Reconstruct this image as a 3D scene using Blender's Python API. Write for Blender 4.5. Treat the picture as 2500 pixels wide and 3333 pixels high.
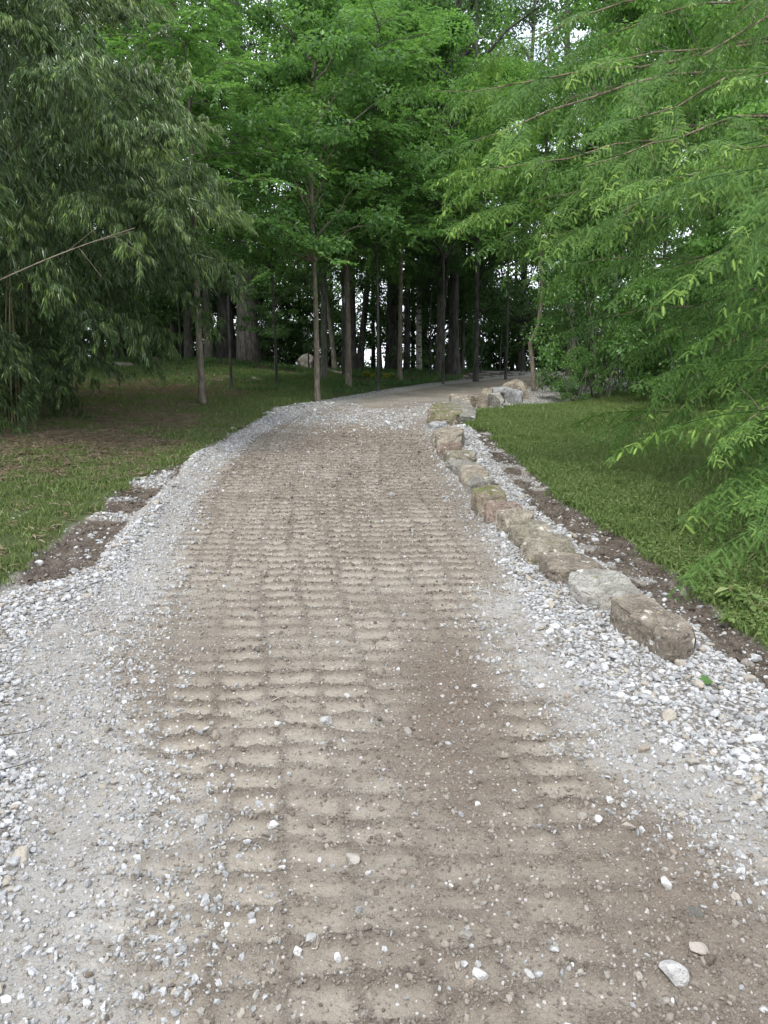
import bpy, math, random
import numpy as np
from mathutils import Vector, noise as mn

sc = bpy.context.scene
for o in list(bpy.data.objects):
    bpy.data.objects.remove(o)
COL = sc.collection

# ------------------------------------------------------------------ camera, sky, sun, exposure
F, HT, CX, CY, EYE = 2518.0, 1120.0, 1250.0, 1666.5, 1.6     # focal length, horizon row and centre of the photograph
PITCH = math.atan((CY - HT) / F)
cam_d = bpy.data.cameras.new("camera")
cam = bpy.data.objects.new("camera", cam_d)
COL.objects.link(cam)
sc.camera = cam
cam_d.sensor_fit = 'VERTICAL'
cam_d.sensor_height = 24.0
cam_d.lens = 24.0 * F / 3333.0
cam_d.clip_start = 0.05
cam_d.clip_end = 4000
cam.location = (0, 0, EYE)
cam.rotation_euler = (math.pi / 2 - PITCH, 0, 0)

SUN_EL, SUN_AZ = math.radians(56), math.radians(205)          # azimuth clockwise from +Y: behind the camera, a little to the left
world = bpy.data.worlds.new("World")
sc.world = world
world.use_nodes = True
wt = world.node_tree
wt.nodes.clear()
w_out = wt.nodes.new("ShaderNodeOutputWorld")
w_bg = wt.nodes.new("ShaderNodeBackground")
w_bg.inputs["Strength"].default_value = 0.105
w_sky = wt.nodes.new("ShaderNodeTexSky")
w_sky.sky_type = 'NISHITA'
w_sky.sun_disc = False
w_sky.sun_elevation = SUN_EL
w_sky.sun_rotation = SUN_AZ
w_sky.air_density = 1.0
w_sky.dust_density = 2.0
w_tc = wt.nodes.new("ShaderNodeTexCoord")
w_noise = wt.nodes.new("ShaderNodeTexNoise")
w_noise.inputs["Scale"].default_value = 2.6
w_noise.inputs["Detail"].default_value = 6
w_ramp = wt.nodes.new("ShaderNodeValToRGB")
w_ramp.color_ramp.elements[0].position = 0.36
w_ramp.color_ramp.elements[0].color = (0.35, 0.35, 0.35, 1)
w_ramp.color_ramp.elements[1].position = 0.52
w_ramp.color_ramp.elements[1].color = (1, 1, 1, 1)
w_mix = wt.nodes.new("ShaderNodeMix")
w_mix.data_type = 'RGBA'
w_mix.inputs[7].default_value = (8.6, 9.2, 10.2, 1)           # thin bright overcast
wt.links.new(w_tc.outputs["Generated"], w_noise.inputs["Vector"])
wt.links.new(w_noise.outputs["Fac"], w_ramp.inputs["Fac"])
wt.links.new(w_ramp.outputs["Color"], w_mix.inputs[0])
wt.links.new(w_sky.outputs["Color"], w_mix.inputs[6])
wt.links.new(w_mix.outputs[2], w_bg.inputs["Color"])
wt.links.new(w_bg.outputs[0], w_out.inputs["Surface"])

sun_d = bpy.data.lights.new("sun", 'SUN')
sun_d.energy = 1.5
sun_d.angle = math.radians(13)
sun_d.color = (1.0, 0.96, 0.90)
sun = bpy.data.objects.new("sun", sun_d)
COL.objects.link(sun)
sdir = Vector((math.sin(SUN_AZ) * math.cos(SUN_EL), math.cos(SUN_AZ) * math.cos(SUN_EL), math.sin(SUN_EL)))
sun.rotation_euler = sdir.to_track_quat('Z', 'Y').to_euler()
sun.location = (0, -5, 20)

sc.view_settings.view_transform = 'Standard'
sc.view_settings.look = 'None'
sc.view_settings.exposure = 1.25
sc.view_settings.gamma = 1.0
sc.view_settings.use_curve_mapping = False
sc.cycles.max_bounces = 8
sc.cycles.diffuse_bounces = 6
sc.cycles.glossy_bounces = 2
sc.cycles.transmission_bounces = 6
sc.cycles.use_denoising = True

rng = np.random.default_rng(7)
random.seed(7)
R = math.radians

# ------------------------------------------------------------------ maths helpers
def _hash(ix, iy, seed):
    h = (ix.astype(np.int64) * 374761393 + iy.astype(np.int64) * 668265263 + seed * 1442695041) & 0xFFFFFFFF
    h = ((h ^ (h >> 13)) * 1274126177) & 0xFFFFFFFF
    return ((h ^ (h >> 16)) & 0xFFFFFF) / float(0xFFFFFF)

def vnoise(x, y, seed=0):
    x = np.asarray(x, float); y = np.asarray(y, float)
    ix, iy = np.floor(x), np.floor(y)
    fx, fy = x - ix, y - iy
    fx, fy = fx * fx * (3 - 2 * fx), fy * fy * (3 - 2 * fy)
    a = _hash(ix, iy, seed); b = _hash(ix + 1, iy, seed)
    c = _hash(ix, iy + 1, seed); d = _hash(ix + 1, iy + 1, seed)
    return (a * (1 - fx) + b * fx) * (1 - fy) + (c * (1 - fx) + d * fx) * fy

def fbm(x, y, seed=0, octaves=4):
    s, a, t = 0, 1, 0
    for k in range(octaves):
        s = s + a * vnoise(x * 2 ** k + 13.7 * k, y * 2 ** k + 7.1 * k, seed + k); t += a; a *= .5
    return s / t

def sm(x, a, b):
    t = np.clip((np.asarray(x, float) - a) / (b - a), 0, 1)
    return t * t * (3 - 2 * t)

def terrain(x, y):
    """smooth height of the land: a gentle climb to a crest at 26 m, then down the far side"""
    x = np.asarray(x, float); y = np.asarray(y, float)
    z = np.interp(y, [-400, 0, 14, 20, 26, 32, 45, 80, 200, 1500], [-13, 0, .448, .60, .68, .55, -.4, -4, -14, -110])
    z = z + .27 * sm(-x, 1.5, 6) * sm(y, 13, 26) * (1 - sm(y, 60, 120))
    z = z + .10 * sm(-x, 2.4, 6) * sm(y, 4, 9)
    return z

cP, sP = math.cos(PITCH), math.sin(PITCH)
def ground_at(px, py, h=0.0):
    """the point of the land (raised by h) that the photograph shows at pixel px, py"""
    dx, dz = (px - CX) / F, -(py - CY) / F
    d = np.array([dx, cP + dz * sP, -sP + dz * cP])
    t = np.arange(.5, 90, .02)
    p = d[None, :] * t[:, None]
    hit = EYE + p[:, 2] <= terrain(p[:, 0], p[:, 1]) + h
    k = int(np.argmax(hit)) if hit.any() else len(t) - 1
    return np.array([p[k, 0], p[k, 1]])

def at(px, py, y):
    """the point at depth y (metres ahead) that the photograph shows at pixel px, py"""
    dx, dz = (px - CX) / F, -(py - CY) / F
    d = np.array([dx, cP + dz * sP, -sP + dz * cP])
    d = d * (y / d[1])
    return np.array([d[0], d[1], EYE + d[2]])

# ------------------------------------------------------------------ object helpers
def link(o, parent=None):
    COL.objects.link(o)
    if parent is not None:
        o.parent = parent
    return o

def tag(o, label=None, cat=None, group=None, kind=None):
    if label: o["label"] = label
    if cat: o["category"] = cat
    if group: o["group"] = group
    if kind: o["kind"] = kind
    return o

def thing(name, label, cat, loc=(0, 0, 0), rz=0.0, group=None, scale=1.0):
    o = bpy.data.objects.new(name, None)
    o.empty_display_size = .2
    link(o)
    o.location = loc
    o.rotation_euler = (0, 0, rz)
    o.scale = (scale,) * 3 if not isinstance(scale, (tuple, list)) else scale
    return tag(o, label, cat, group)

class MB:
    """collects vertices and faces and builds ONE mesh"""
    def __init__(self):
        self.V, self.T, self.Q, self.a, self.n = [], [], [], [], 0
    def add(self, V, T=None, Q=None, val=0.0):
        V = np.asarray(V, np.float32).reshape(-1, 3)
        self.V.append(V)
        if T is not None and len(T): self.T.append(np.asarray(T, np.int64).reshape(-1, 3) + self.n)
        if Q is not None and len(Q): self.Q.append(np.asarray(Q, np.int64).reshape(-1, 4) + self.n)
        self.a.append(np.broadcast_to(np.asarray(val, np.float32), (len(V),)))
        self.n += len(V)
    def leaves(self, base, direc, side, up, length, width, fold=.25, droop=.1, val=0.0, mid=.45):
        """folded pointed leaves: base, two mid corners, tip"""
        n = len(base)
        L = np.broadcast_to(np.asarray(length, float), (n,))[:, None]
        W = np.broadcast_to(np.asarray(width, float), (n,))[:, None]
        m = base + direc * L * mid
        a = m + side * W * .5 + up * W * fold
        b = m - side * W * .5 + up * W * fold
        tip = base + direc * L - up * L * droop
        V = np.stack([base, a, tip, b], 1).reshape(-1, 3)
        i = np.arange(n)[:, None] * 4
        T = np.concatenate([i + [0, 1, 2], i + [0, 2, 3]], 1).reshape(-1, 3)
        self.add(V, T=T, val=np.repeat(np.broadcast_to(np.asarray(val, float), (n,)), 4))
    def spikes(self, base, direc, side, length, width, val=0.0):
        n = len(base)
        L = np.broadcast_to(np.asarray(length, float), (n,))[:, None]
        W = np.broadcast_to(np.asarray(width, float), (n,))[:, None]
        V = np.stack([base - side * W * .5, base + side * W * .5, base + direc * L], 1).reshape(-1, 3)
        T = np.arange(n * 3).reshape(-1, 3)
        self.add(V, T=T, val=np.repeat(np.broadcast_to(np.asarray(val, float), (n,)), 3))
    def tube(self, pts, rad, sides=6, val=0.0, cap=True):
        pts = np.asarray(pts, float); n = len(pts)
        rad = np.broadcast_to(np.asarray(rad, float), (n,))
        tg = np.gradient(pts, axis=0)
        tg /= np.linalg.norm(tg, axis=1)[:, None] + 1e-9
        ref = np.array([0, 0, 1.0]) if abs(tg[0][2]) < .8 else np.array([1.0, 0, 0])
        u = np.cross(tg, ref); u /= np.linalg.norm(u, axis=1)[:, None] + 1e-9
        v = np.cross(tg, u)
        ang = np.arange(sides) / sides * 2 * math.pi
        ring = pts[:, None, :] + rad[:, None, None] * (np.cos(ang)[None, :, None] * u[:, None, :] + np.sin(ang)[None, :, None] * v[:, None, :])
        V = ring.reshape(-1, 3)
        i = np.arange(n - 1)[:, None] * sides; j = np.arange(sides)[None, :]
        Q = np.stack([i + j, i + (j + 1) % sides, i + sides + (j + 1) % sides, i + sides + j], -1).reshape(-1, 4)
        T = []
        if cap:
            V = np.concatenate([V, pts[-1:] + tg[-1:] * rad[-1] * .3])
            b = (n - 1) * sides
            T = [[b + k, b + (k + 1) % sides, n * sides] for k in range(sides)]
        self.add(V, T=T, Q=Q, val=val)
    def mesh(self, name, mat, smooth=False):
        V = np.concatenate(self.V) if self.V else np.zeros((0, 3), np.float32)
        T = np.concatenate(self.T) if self.T else np.zeros((0, 3), np.int64)
        Q = np.concatenate(self.Q) if self.Q else np.zeros((0, 4), np.int64)
        me = bpy.data.meshes.new(name)
        me.vertices.add(len(V)); me.vertices.foreach_set("co", V.astype(np.float32).ravel())
        me.loops.add(T.size + Q.size)
        me.loops.foreach_set("vertex_index", np.concatenate([T.ravel(), Q.ravel()]).astype(np.int32))
        me.polygons.add(len(T) + len(Q))
        st = np.concatenate([np.arange(len(T)) * 3, T.size + np.arange(len(Q)) * 4]).astype(np.int32)
        me.polygons.foreach_set("loop_start", st)
        me.polygons.foreach_set("use_smooth", np.full(len(T) + len(Q), smooth))
        me.update(calc_edges=True)
        at_ = me.attributes.new("tint", 'FLOAT', 'POINT')
        at_.data.foreach_set("value", np.concatenate(self.a).astype(np.float32))
        me.materials.append(mat)
        return me
    def build(self, name, mat, parent=None, smooth=False):
        return link(bpy.data.objects.new(name, self.mesh(name, mat, smooth)), parent)

def unit(v):
    v = np.asarray(v, float)
    return v / (np.linalg.norm(v, axis=-1, keepdims=True) + 1e-9)

# ------------------------------------------------------------------ materials
def new_mat(name):
    m = bpy.data.materials.new(name)
    m.use_nodes = True
    nt = m.node_tree
    nt.nodes.clear()
    out = nt.nodes.new("ShaderNodeOutputMaterial")
    return m, nt, out

class NT:
    """terse node building"""
    def __init__(self, nt): self.nt = nt
    def n(self, typ, **k):
        nd = self.nt.nodes.new("ShaderNode" + typ)
        for a, v in k.items(): setattr(nd, a, v)
        return nd
    def l(self, a, b): self.nt.links.new(a, b)
    def set(self, sock, v):
        if isinstance(v, bpy.types.NodeSocket): self.l(v, sock)
        else: sock.default_value = v
    def mixc(self, f, a, b, blend='MIX'):
        m = self.n("Mix", data_type='RGBA', blend_type=blend)
        self.set(m.inputs[0], f)
        self.set(m.inputs[6], a if isinstance(a, bpy.types.NodeSocket) else (*a, 1))
        self.set(m.inputs[7], b if isinstance(b, bpy.types.NodeSocket) else (*b, 1))
        return m.outputs[2]
    def math(self, op, a, b=0.0, c=0.0, clamp=False):
        m = self.n("Math", operation=op, use_clamp=clamp)
        self.set(m.inputs[0], a); self.set(m.inputs[1], b); self.set(m.inputs[2], c)
        return m.outputs[0]
    def ramp(self, v, a, b, lo=0.0, hi=1.0):
        m = self.n("MapRange", clamp=True, interpolation_type='SMOOTHSTEP')
        self.set(m.inputs[0], v)
        for i, q in zip((1, 2, 3, 4), (a, b, lo, hi)): m.inputs[i].default_value = q
        return m.outputs[0]
    def noise(self, vec, scale, detail=4, rough=.55):
        m = self.n("TexNoise")
        m.inputs["Scale"].default_value = scale; m.inputs["Detail"].default_value = detail; m.inputs["Roughness"].default_value = rough
        self.l(vec, m.inputs["Vector"])
        return m.outputs["Fac"]
    def voro(self, vec, scale, feature='F1'):
        m = self.n("TexVoronoi", feature=feature)
        m.inputs["Scale"].default_value = scale
        self.l(vec, m.inputs["Vector"])
        return m
    def bump(self, h, dist, strength=1.0, normal=None):
        m = self.n("Bump")
        m.inputs["Distance"].default_value = dist; m.inputs["Strength"].default_value = strength
        self.l(h, m.inputs["Height"])
        if normal is not None: self.l(normal, m.inputs["Normal"])
        return m.outputs[0]

def leaf_mat(name, dark, light, tip=None, rough=.5, spec=.35, transl=.35):
    m, nt, out = new_mat(name)
    N = NT(nt)
    a = N.n("Attribute", attribute_name="tint")
    oi = N.n("ObjectInfo")
    geo = N.n("NewGeometry")
    f = N.math('ADD', N.math('MULTIPLY', a.outputs["Fac"], .72), N.math('MULTIPLY', oi.outputs["Random"], .28))
    c = N.mixc(f, dark, light)
    if tip is not None:
        c = N.mixc(N.ramp(a.outputs["Fac"], .8, 1.25), c, tip)
    c = N.mixc(N.math('MULTIPLY', geo.outputs["Backfacing"], .35), c, tuple(min(1, x * 1.5 + .02) for x in light))
    p = N.n("BsdfPrincipled")
    N.l(c, p.inputs["Base Color"])
    p.inputs["Roughness"].default_value = rough
    p.inputs["Specular IOR Level"].default_value = spec
    t = N.n("BsdfTranslucent")
    N.l(N.mixc(.5, c, N.mixc(1.0, c, (1.5, 1.6, .55), 'MULTIPLY')), t.inputs["Color"])
    mx = N.n("MixShader")
    mx.inputs[0].default_value = transl
    N.l(p.outputs[0], mx.inputs[1]); N.l(t.outputs[0], mx.inputs[2])
    N.l(mx.outputs[0], out.inputs["Surface"])
    return m

M = {}
M['bamboo_leaf'] = leaf_mat("bamboo_leaf", (.012, .028, .010), (.100, .165, .045), (.22, .30, .085), rough=.30, spec=.5, transl=.18)
M['redwood_leaf'] = leaf_mat("redwood_leaf", (.018, .055, .012), (.120, .220, .050), (.34, .48, .11), rough=.55, spec=.15, transl=.32)
M['beech_leaf'] = leaf_mat("beech_leaf", (.030, .085, .024), (.145, .275, .072), (.27, .40, .12), rough=.40, spec=.3, transl=.40)
M['maple_leaf'] = leaf_mat("maple_leaf", (.06, .15, .035), (.19, .35, .09), rough=.5, spec=.35, transl=.45)
M['oak_leaf'] = leaf_mat("oak_leaf", (.036, .085, .030), (.095, .18, .055), rough=.45, spec=.25, transl=.38)
M['shrub_leaf'] = leaf_mat("shrub_leaf", (.045, .115, .028), (.12, .23, .05), (.28, .38, .13), rough=.38, spec=.5, transl=.32)
M['yellow_leaf'] = leaf_mat("yellow_leaf", (.18, .22, .03), (.36, .36, .06), rough=.5, spec=.3, transl=.3)
M['grass_blade'] = leaf_mat("grass_blade", (.060, .095, .030), (.15, .20, .062), (.26, .24, .12), rough=.55, spec=.25, transl=.3)
M['lush_grass'] = leaf_mat("lush_grass", (.062, .108, .030), (.165, .235, .070), (.34, .34, .18), rough=.5, spec=.3, transl=.35)
M['dry_leaf'] = leaf_mat("dry_leaf", (.10, .075, .05), (.26, .21, .145), rough=.7, spec=.2, transl=.1)

def bark_mat(name, c1, c2, scale=14, spots=None):
    m, nt, out = new_mat(name)
    N = NT(nt)
    tc = N.n("TexCoord")
    mp = N.n("Mapping"); mp.inputs["Scale"].default_value = (1, 1, .22)
    N.l(tc.outputs["Object"], mp.inputs["Vector"])
    n1 = N.noise(mp.outputs[0], scale, 6, .65)
    n2 = N.noise(tc.outputs["Object"], 2.3, 4)
    c = N.mixc(N.ramp(n1, .35, .68), c1, c2)
    c = N.mixc(N.math('MULTIPLY', N.ramp(n2, .5, .7), .45), c, tuple(x * y for x, y in zip(c1, (.8, 1.05, .75))))
    if spots:
        mp2 = N.n("Mapping"); mp2.inputs["Scale"].default_value = (1, 1, 2.6)
        N.l(tc.outputs["Object"], mp2.inputs["Vector"])
        n3 = N.noise(mp2.outputs[0], 7, 3)
        c = N.mixc(N.ramp(n3, .52, .60), c, spots)
    p = N.n("BsdfPrincipled")
    N.l(c, p.inputs["Base Color"]); p.inputs["Roughness"].default_value = .9
    p.inputs["Specular IOR Level"].default_value = .15
    N.l(N.bump(n1, .03), p.inputs["Normal"])
    N.l(p.outputs[0], out.inputs["Surface"])
    return m
M['bark_grey'] = bark_mat("bark_grey", (.07, .068, .055), (.18, .17, .142), 22)
M['bark_brown'] = bark_mat("bark_brown", (.11, .095, .072), (.25, .215, .165), 24)
M['bark_dark'] = bark_mat("bark_dark", (.035, .033, .03), (.10, .095, .085), 13)
M['bark_birch'] = bark_mat("bark_birch", (.30, .28, .24), (.42, .40, .35), 18, spots=(.07, .065, .055))
M['bark_red'] = bark_mat("bark_red", (.10, .075, .055), (.24, .18, .13), 20)
M['culm'] = bark_mat("bamboo_culm", (.15, .15, .07), (.30, .27, .16), 8)
M['bark_birch2'] = bark_mat("dry_culm", (.17, .14, .10), (.30, .255, .19), 12)
M['dead_wood'] = bark_mat("dead_wood", (.26, .22, .17), (.48, .43, .36), 18)

def rock_mat(name, c1, c2, c3, moss=0.0, lichen=(.62, .60, .54), ochre=0.0, bands=.3):
    m, nt, out = new_mat(name)
    N = NT(nt)
    tc = N.n("TexCoord"); oi = N.n("ObjectInfo")
    off = N.n("VectorMath", operation='ADD')
    N.l(tc.outputs["Object"], off.inputs[0])
    cmb = N.n("CombineXYZ")
    r = N.math('MULTIPLY', oi.outputs["Random"], 37.0)
    N.l(r, cmb.inputs[0]); N.l(r, cmb.inputs[1]); N.l(cmb.outputs[0], off.inputs[1])
    v = off.outputs[0]
    n1 = N.noise(v, 5, 6, .6); n2 = N.noise(v, 28, 6, .7); n3 = N.noise(v, 90, 4, .7)
    c = N.mixc(N.ramp(n1, .38, .64), c1, c2)
    c = N.mixc(N.math('MULTIPLY', N.ramp(n2, .5, .72), .6), c, c3)
    c = N.mixc(N.math('MULTIPLY', N.ramp(n3, .35, .65), .45), c, tuple(x * .45 for x in c1))
    ck = N.noise(v, 4.5, 8, .75)
    c = N.mixc(N.math('MULTIPLY', N.math('SUBTRACT', 1.0, N.ramp(N.math('ABSOLUTE', N.math('SUBTRACT', ck, .5)), .004, .022)), .7), c, tuple(x * .3 for x in c1))
    mp = N.n("Mapping"); mp.inputs["Scale"].default_value = (1, 1, 5); mp.inputs["Rotation"].default_value = (.25, .12, 0)
    N.l(v, mp.inputs["Vector"])
    nb = N.noise(mp.outputs[0], 7, 5, .6)
    c = N.mixc(N.math('MULTIPLY', N.ramp(nb, .55, .62), bands), c, tuple(x * .42 for x in c1))
    nl = N.noise(v, 11, 5, .62)
    c = N.mixc(N.math('MULTIPLY', N.ramp(nl, .60, .66), .7), c, lichen)
    if ochre > 0:
        no = N.noise(v, 9, 4, .6)
        c = N.mixc(N.ramp(no, .74 - .12 * ochre, .77 - .12 * ochre), c, (.62, .46, .20))
    if moss > 0:
        geo = N.n("NewGeometry"); sx = N.n("SeparateXYZ")
        N.l(geo.outputs["Normal"], sx.inputs[0])
        nm = N.noise(v, 8, 5, .65)
        f = N.math('MULTIPLY', N.ramp(sx.outputs[2], .1, .8), N.ramp(nm, .60 - .25 * moss, .70 - .22 * moss))
        c = N.mixc(N.math('MULTIPLY', f, .85), c, N.mixc(n2, (.085, .105, .025), (.16, .18, .06)))
    p = N.n("BsdfPrincipled")
    N.l(c, p.inputs["Base Color"]); p.inputs["Roughness"].default_value = .85
    p.inputs["Specular IOR Level"].default_value = .25
    b = N.bump(n1, .08, .9)
    b = N.bump(nb, .02, .5, b)
    b = N.bump(n2, .025, 1.0, b)
    b = N.bump(n3, .004, .8, b)
    N.l(b, p.inputs["Normal"])
    N.l(p.outputs[0], out.inputs["Surface"])
    return m
M['rock_brown'] = rock_mat("rock_brown", (.20, .168, .13), (.32, .275, .215), (.42, .38, .32), ochre=.30)
M['rock_tan'] = rock_mat("rock_tan", (.27, .232, .178), (.42, .365, .285), (.50, .46, .40), ochre=.15)
M['rock_olive'] = rock_mat("rock_olive", (.22, .195, .145), (.35, .315, .245), (.47, .445, .38), moss=.12, ochre=.3)
M['rock_moss'] = rock_mat("rock_moss", (.22, .18, .13), (.32, .27, .20), (.38, .34, .28), moss=.55, ochre=.1)
M['rock_pale'] = rock_mat("rock_pale", (.30, .285, .245), (.44, .42, .375), (.54, .53, .50), moss=.08, ochre=.1)
M['rock_white'] = rock_mat("rock_white", (.33, .33, .32), (.50, .50, .50), (.60, .60, .60), moss=0, bands=.5)
M['rock_grey'] = rock_mat("rock_grey", (.22, .205, .175), (.34, .32, .28), (.42, .40, .36), moss=.1)
M['rock_red'] = rock_mat("rock_red", (.21, .155, .12), (.32, .25, .20), (.38, .32, .27))

def gravel_mat(name, lo, hi, tan, tanamt=.25):
    m, nt, out = new_mat(name)
    N = NT(nt)
    tc = N.n("TexCoord"); oi = N.n("ObjectInfo")
    c = N.mixc(oi.outputs["Random"], lo, hi)
    c = N.mixc(N.ramp(N.math('FRACT', N.math('MULTIPLY', oi.outputs["Random"], 7.31)), 1 - tanamt, 1 - tanamt + .08), c, tan)
    n1 = N.noise(tc.outputs["Object"], 1.6, 4, .7)
    c = N.mixc(N.math('MULTIPLY', N.ramp(n1, .4, .7), .45), c, tuple(x * .6 for x in lo))
    p = N.n("BsdfPrincipled")
    N.l(c, p.inputs["Base Color"]); p.inputs["Roughness"].default_value = .85
    p.inputs["Specular IOR Level"].default_value = .2
    N.l(N.bump(n1, .12, .5), p.inputs["Normal"])
    N.l(p.outputs[0], out.inputs["Surface"])
    return m
M['gravel'] = gravel_mat("limestone_gravel", (.28, .28, .275), (.60, .60, .595), (.37, .33, .27), .2)
M['grit'] = gravel_mat("road_grit", (.145, .122, .098), (.33, .295, .25), (.55, .53, .50), .06)
M['clod'] = gravel_mat("soil_clod", (.085, .07, .055), (.15, .125, .10), (.34, .31, .28), .1)
M['dull'] = gravel_mat("dull_stone", (.22, .20, .17), (.38, .35, .31), (.30, .25, .20), .3)
M['loose'] = gravel_mat("loose_stone", (.38, .37, .35), (.66, .65, .63), (.34, .295, .245), .3)

# ------------------------------------------------------------------ ground: zones read off the photograph, in plan
def edge(pts, extra=()):
    q = [tuple(ground_at(*p)) for p in pts] + list(extra)
    q.sort(key=lambda a: a[1])
    ys = np.array([a[1] for a in q]); xs = np.array([a[0] for a in q])
    return lambda y: np.interp(y, ys, xs)

E_LO = edge([(1300,1262),(1130,1290),(1000,1312),(890,1333),(787,1403),(684,1447),(602,1504),(488,1547),(380,1612),(304,1677),(228,1715),(152,1786),(60,1873),(0,1920)],
            [(2.0, 21.4), (2.6, 25), (4, 30), (8, 40), (-2.6, 3.6), (-2.9, 0), (60, 90)])
E_LG = edge([(608,1501),(580,1553),(515,1618),(450,1677),(390,1748),(347,1808),(304,1862),(240,1890)],
            [(-2.25, 4.3), (-2.7, 3.8), (-3, 0), (-2.29, 9.3), (-2.2, 10), (-2.0, 14), (-1.5, 15.2), (-.78, 16.6), (.37, 18.9), (2.0, 21.4), (60, 90)])
E_LI = edge([(1000,1330),(900,1370),(790,1420),(705,1504),(645,1558),(602,1623),(570,1704),(520,1770),(510,1851),(434,1921),(325,2014),(233,2070),(170,2200),(130,2350),(200,2480),(240,2600),(220,2700),(180,2850),(130,3000),(78,3142),(36,3333)],
            [(-.3, 16.5), (.9, 19), (2.5, 21.5), (60, 90), (-.8, 0)])
E_RI = edge([(1500,1290),(1400,1330),(1390,1420),(1420,1500),(1440,1600),(1500,1700),(1580,1850),(1600,1950),(1680,2100),(1780,2200),(1900,2350),(2050,2480),(2300,2640),(2500,2780)],
            [(3.2, 18.5), (7, 22), (12, 26), (120, 90), (1.6, 1.2), (1.7, 0)])
E_RG = edge([(1560,1400),(1620,1500),(1680,1560),(1763,1660),(1860,1725),(1953,1817),(2115,1925),(2197,1990),(2305,2061),(2420,2180),(2500,2260)],
            [(2.1, 0), (1.45, 12.5), (2.2, 14.1), (3.2, 15), (4, 17.5), (9, 20), (130, 90)])
E_GR = edge([(1640,1330),(1546,1345),(1535,1392),(1597,1410),(1625,1453),(1698,1507),(1716,1536),(1770,1560),(1813,1598),(1842,1641),(1925,1681),(2061,1746),(2142,1817),(2278,1915),(2332,1969),(2414,2034),(2500,2105)],
            [(2.1, 3), (2.4, 0), (3.3, 14.6), (3.9, 15.5), (5, 17.5), (10, 20), (140, 90)])

def zones(x, y):
    """weights of grass, dirt, gravel, litter, and how far across the driveway a point lies"""
    w = .10 * (fbm(x * 3, y * 3, 11, 3) - .5)
    w2 = .22 * (fbm(x * 2.2, y * 2.2, 23, 4) - .5)
    lo, lg, li, ri, rg, gr = [e(y) for e in (E_LO, E_LG, E_LI, E_RI, E_RG, E_GR)]
    rg = rg - .07 * sm(y, 3, 4) * (1 - sm(y, 11, 12.5))
    soft = .05 + .006 * y
    gl = 1 - sm(x + w2, lo - soft, lo + soft)
    grr = sm(x + w2, gr - soft, gr + soft) 
    grass = np.clip(gl + grr, 0, 1)
    # shoulder of bare earth left, trench of dark soil right
    dl = (1 - gl) * (1 - sm(x + w, lg - .07, lg + .04)) * sm(y + 2.2 * w2 + 4 * w, 4.3, 5.1)
    patch = fbm(x * 1.7 + 5, y * 4.5, 31, 4)
    dl_g = dl * sm(patch, .64, .74)
    dr = sm(x + w, rg - .06, rg + .05) * (1 - grr) * sm(y, 2.6, 3.6) * (1 - sm(y, 13, 14.5))
    bare = sm(fbm(x * .55, y * 1.5, 41, 4), .60, .70) * gl * sm(y, 5.5, 7) * (1 - sm(y, 11.5, 13.5)) * sm(x, -6.5, -4.5)
    dirt = np.clip(dl - dl_g + dr * (1 - .6 * sm(fbm(x * 6, y * 5, 53, 3), .60, .68)) + .75 * bare, 0, 1)
    grass = np.clip(grass - .75 * bare, 0, 1)
    # gravel bands
    lg = lg + .10 * sm(y, 5.2, 6) * (1 - sm(y, 8.4, 9))
    lg2 = lg + .16 * sm(y, 8.6, 9.4) * (1 - sm(y, 12.2, 13.2))
    band_l = sm(x + w, lg2 - .06, lg2 + .04) * (1 - sm(x + w2, li - .26, li + .02)) * (1 - gl)
    hole = sm(fbm(x * 2.6 + 3, y * 1.6, 61, 3), .50, .62)
    band_r = sm(x + 1.3 * w2, ri - .02, ri + .38) * (1 - sm(x + w, rg - .05, rg + .05)) * (1 - grr)
    fine_r = sm(x, 1.35, 1.6) * (1 - sm(y, 3.15, 3.5)) * (1 - sm(y, 5, 6))
    band_r = band_r * (1 - .8 * fine_r * hole) * (1 - (1 - sm(x, .95, 1.1)) * sm(y, 4.4, 6.5) * (1 - sm(y, 10, 12)) * (.25 + .6 * hole))
    far = sm(y, 10.5, 12) * (1 - sm(y, 19, 22))
    mid = far * (1 - gl) * (1 - grr) * .42 * sm(fbm(x * 1.1, y * .9, 71, 3), .42, .6)
    gravel = np.clip(band_l * (.9 - .3 * hole * sm(y, 2.0, 3.6)) + band_r * .95 + dl_g + mid, 0, 1)
    litter = np.clip(sm(-x, 2.0, 3.8) * sm(y, 7, 9.5) * (1 - sm(y, 17, 24)) * (.6 + .9 * sm(fbm(x * .8, y * .8, 81, 3), .36, .56)), 0, 1) * gl
    forest = np.clip(sm(y, 18, 23) * gl + sm(y, 16, 20) * grr + sm(y, 30, 34), 0, 1)
    litter = np.clip(litter + .8 * forest * sm(fbm(x * .5, y * .5, 91, 3), .35, .6), 0, 1)
    nf = sm(y, 3.6, 5)
    dust = np.clip((1 - sm(x - li, 0 - .05 * nf, .75 - .40 * nf)) * .95 + sm(x - ri, -.40 + .30 * nf, .05 + .25 * nf) * .9 + far * .28, 0, 1) * (1 - gl) * (1 - grr)
    return grass, dirt, gravel, litter, dust

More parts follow.
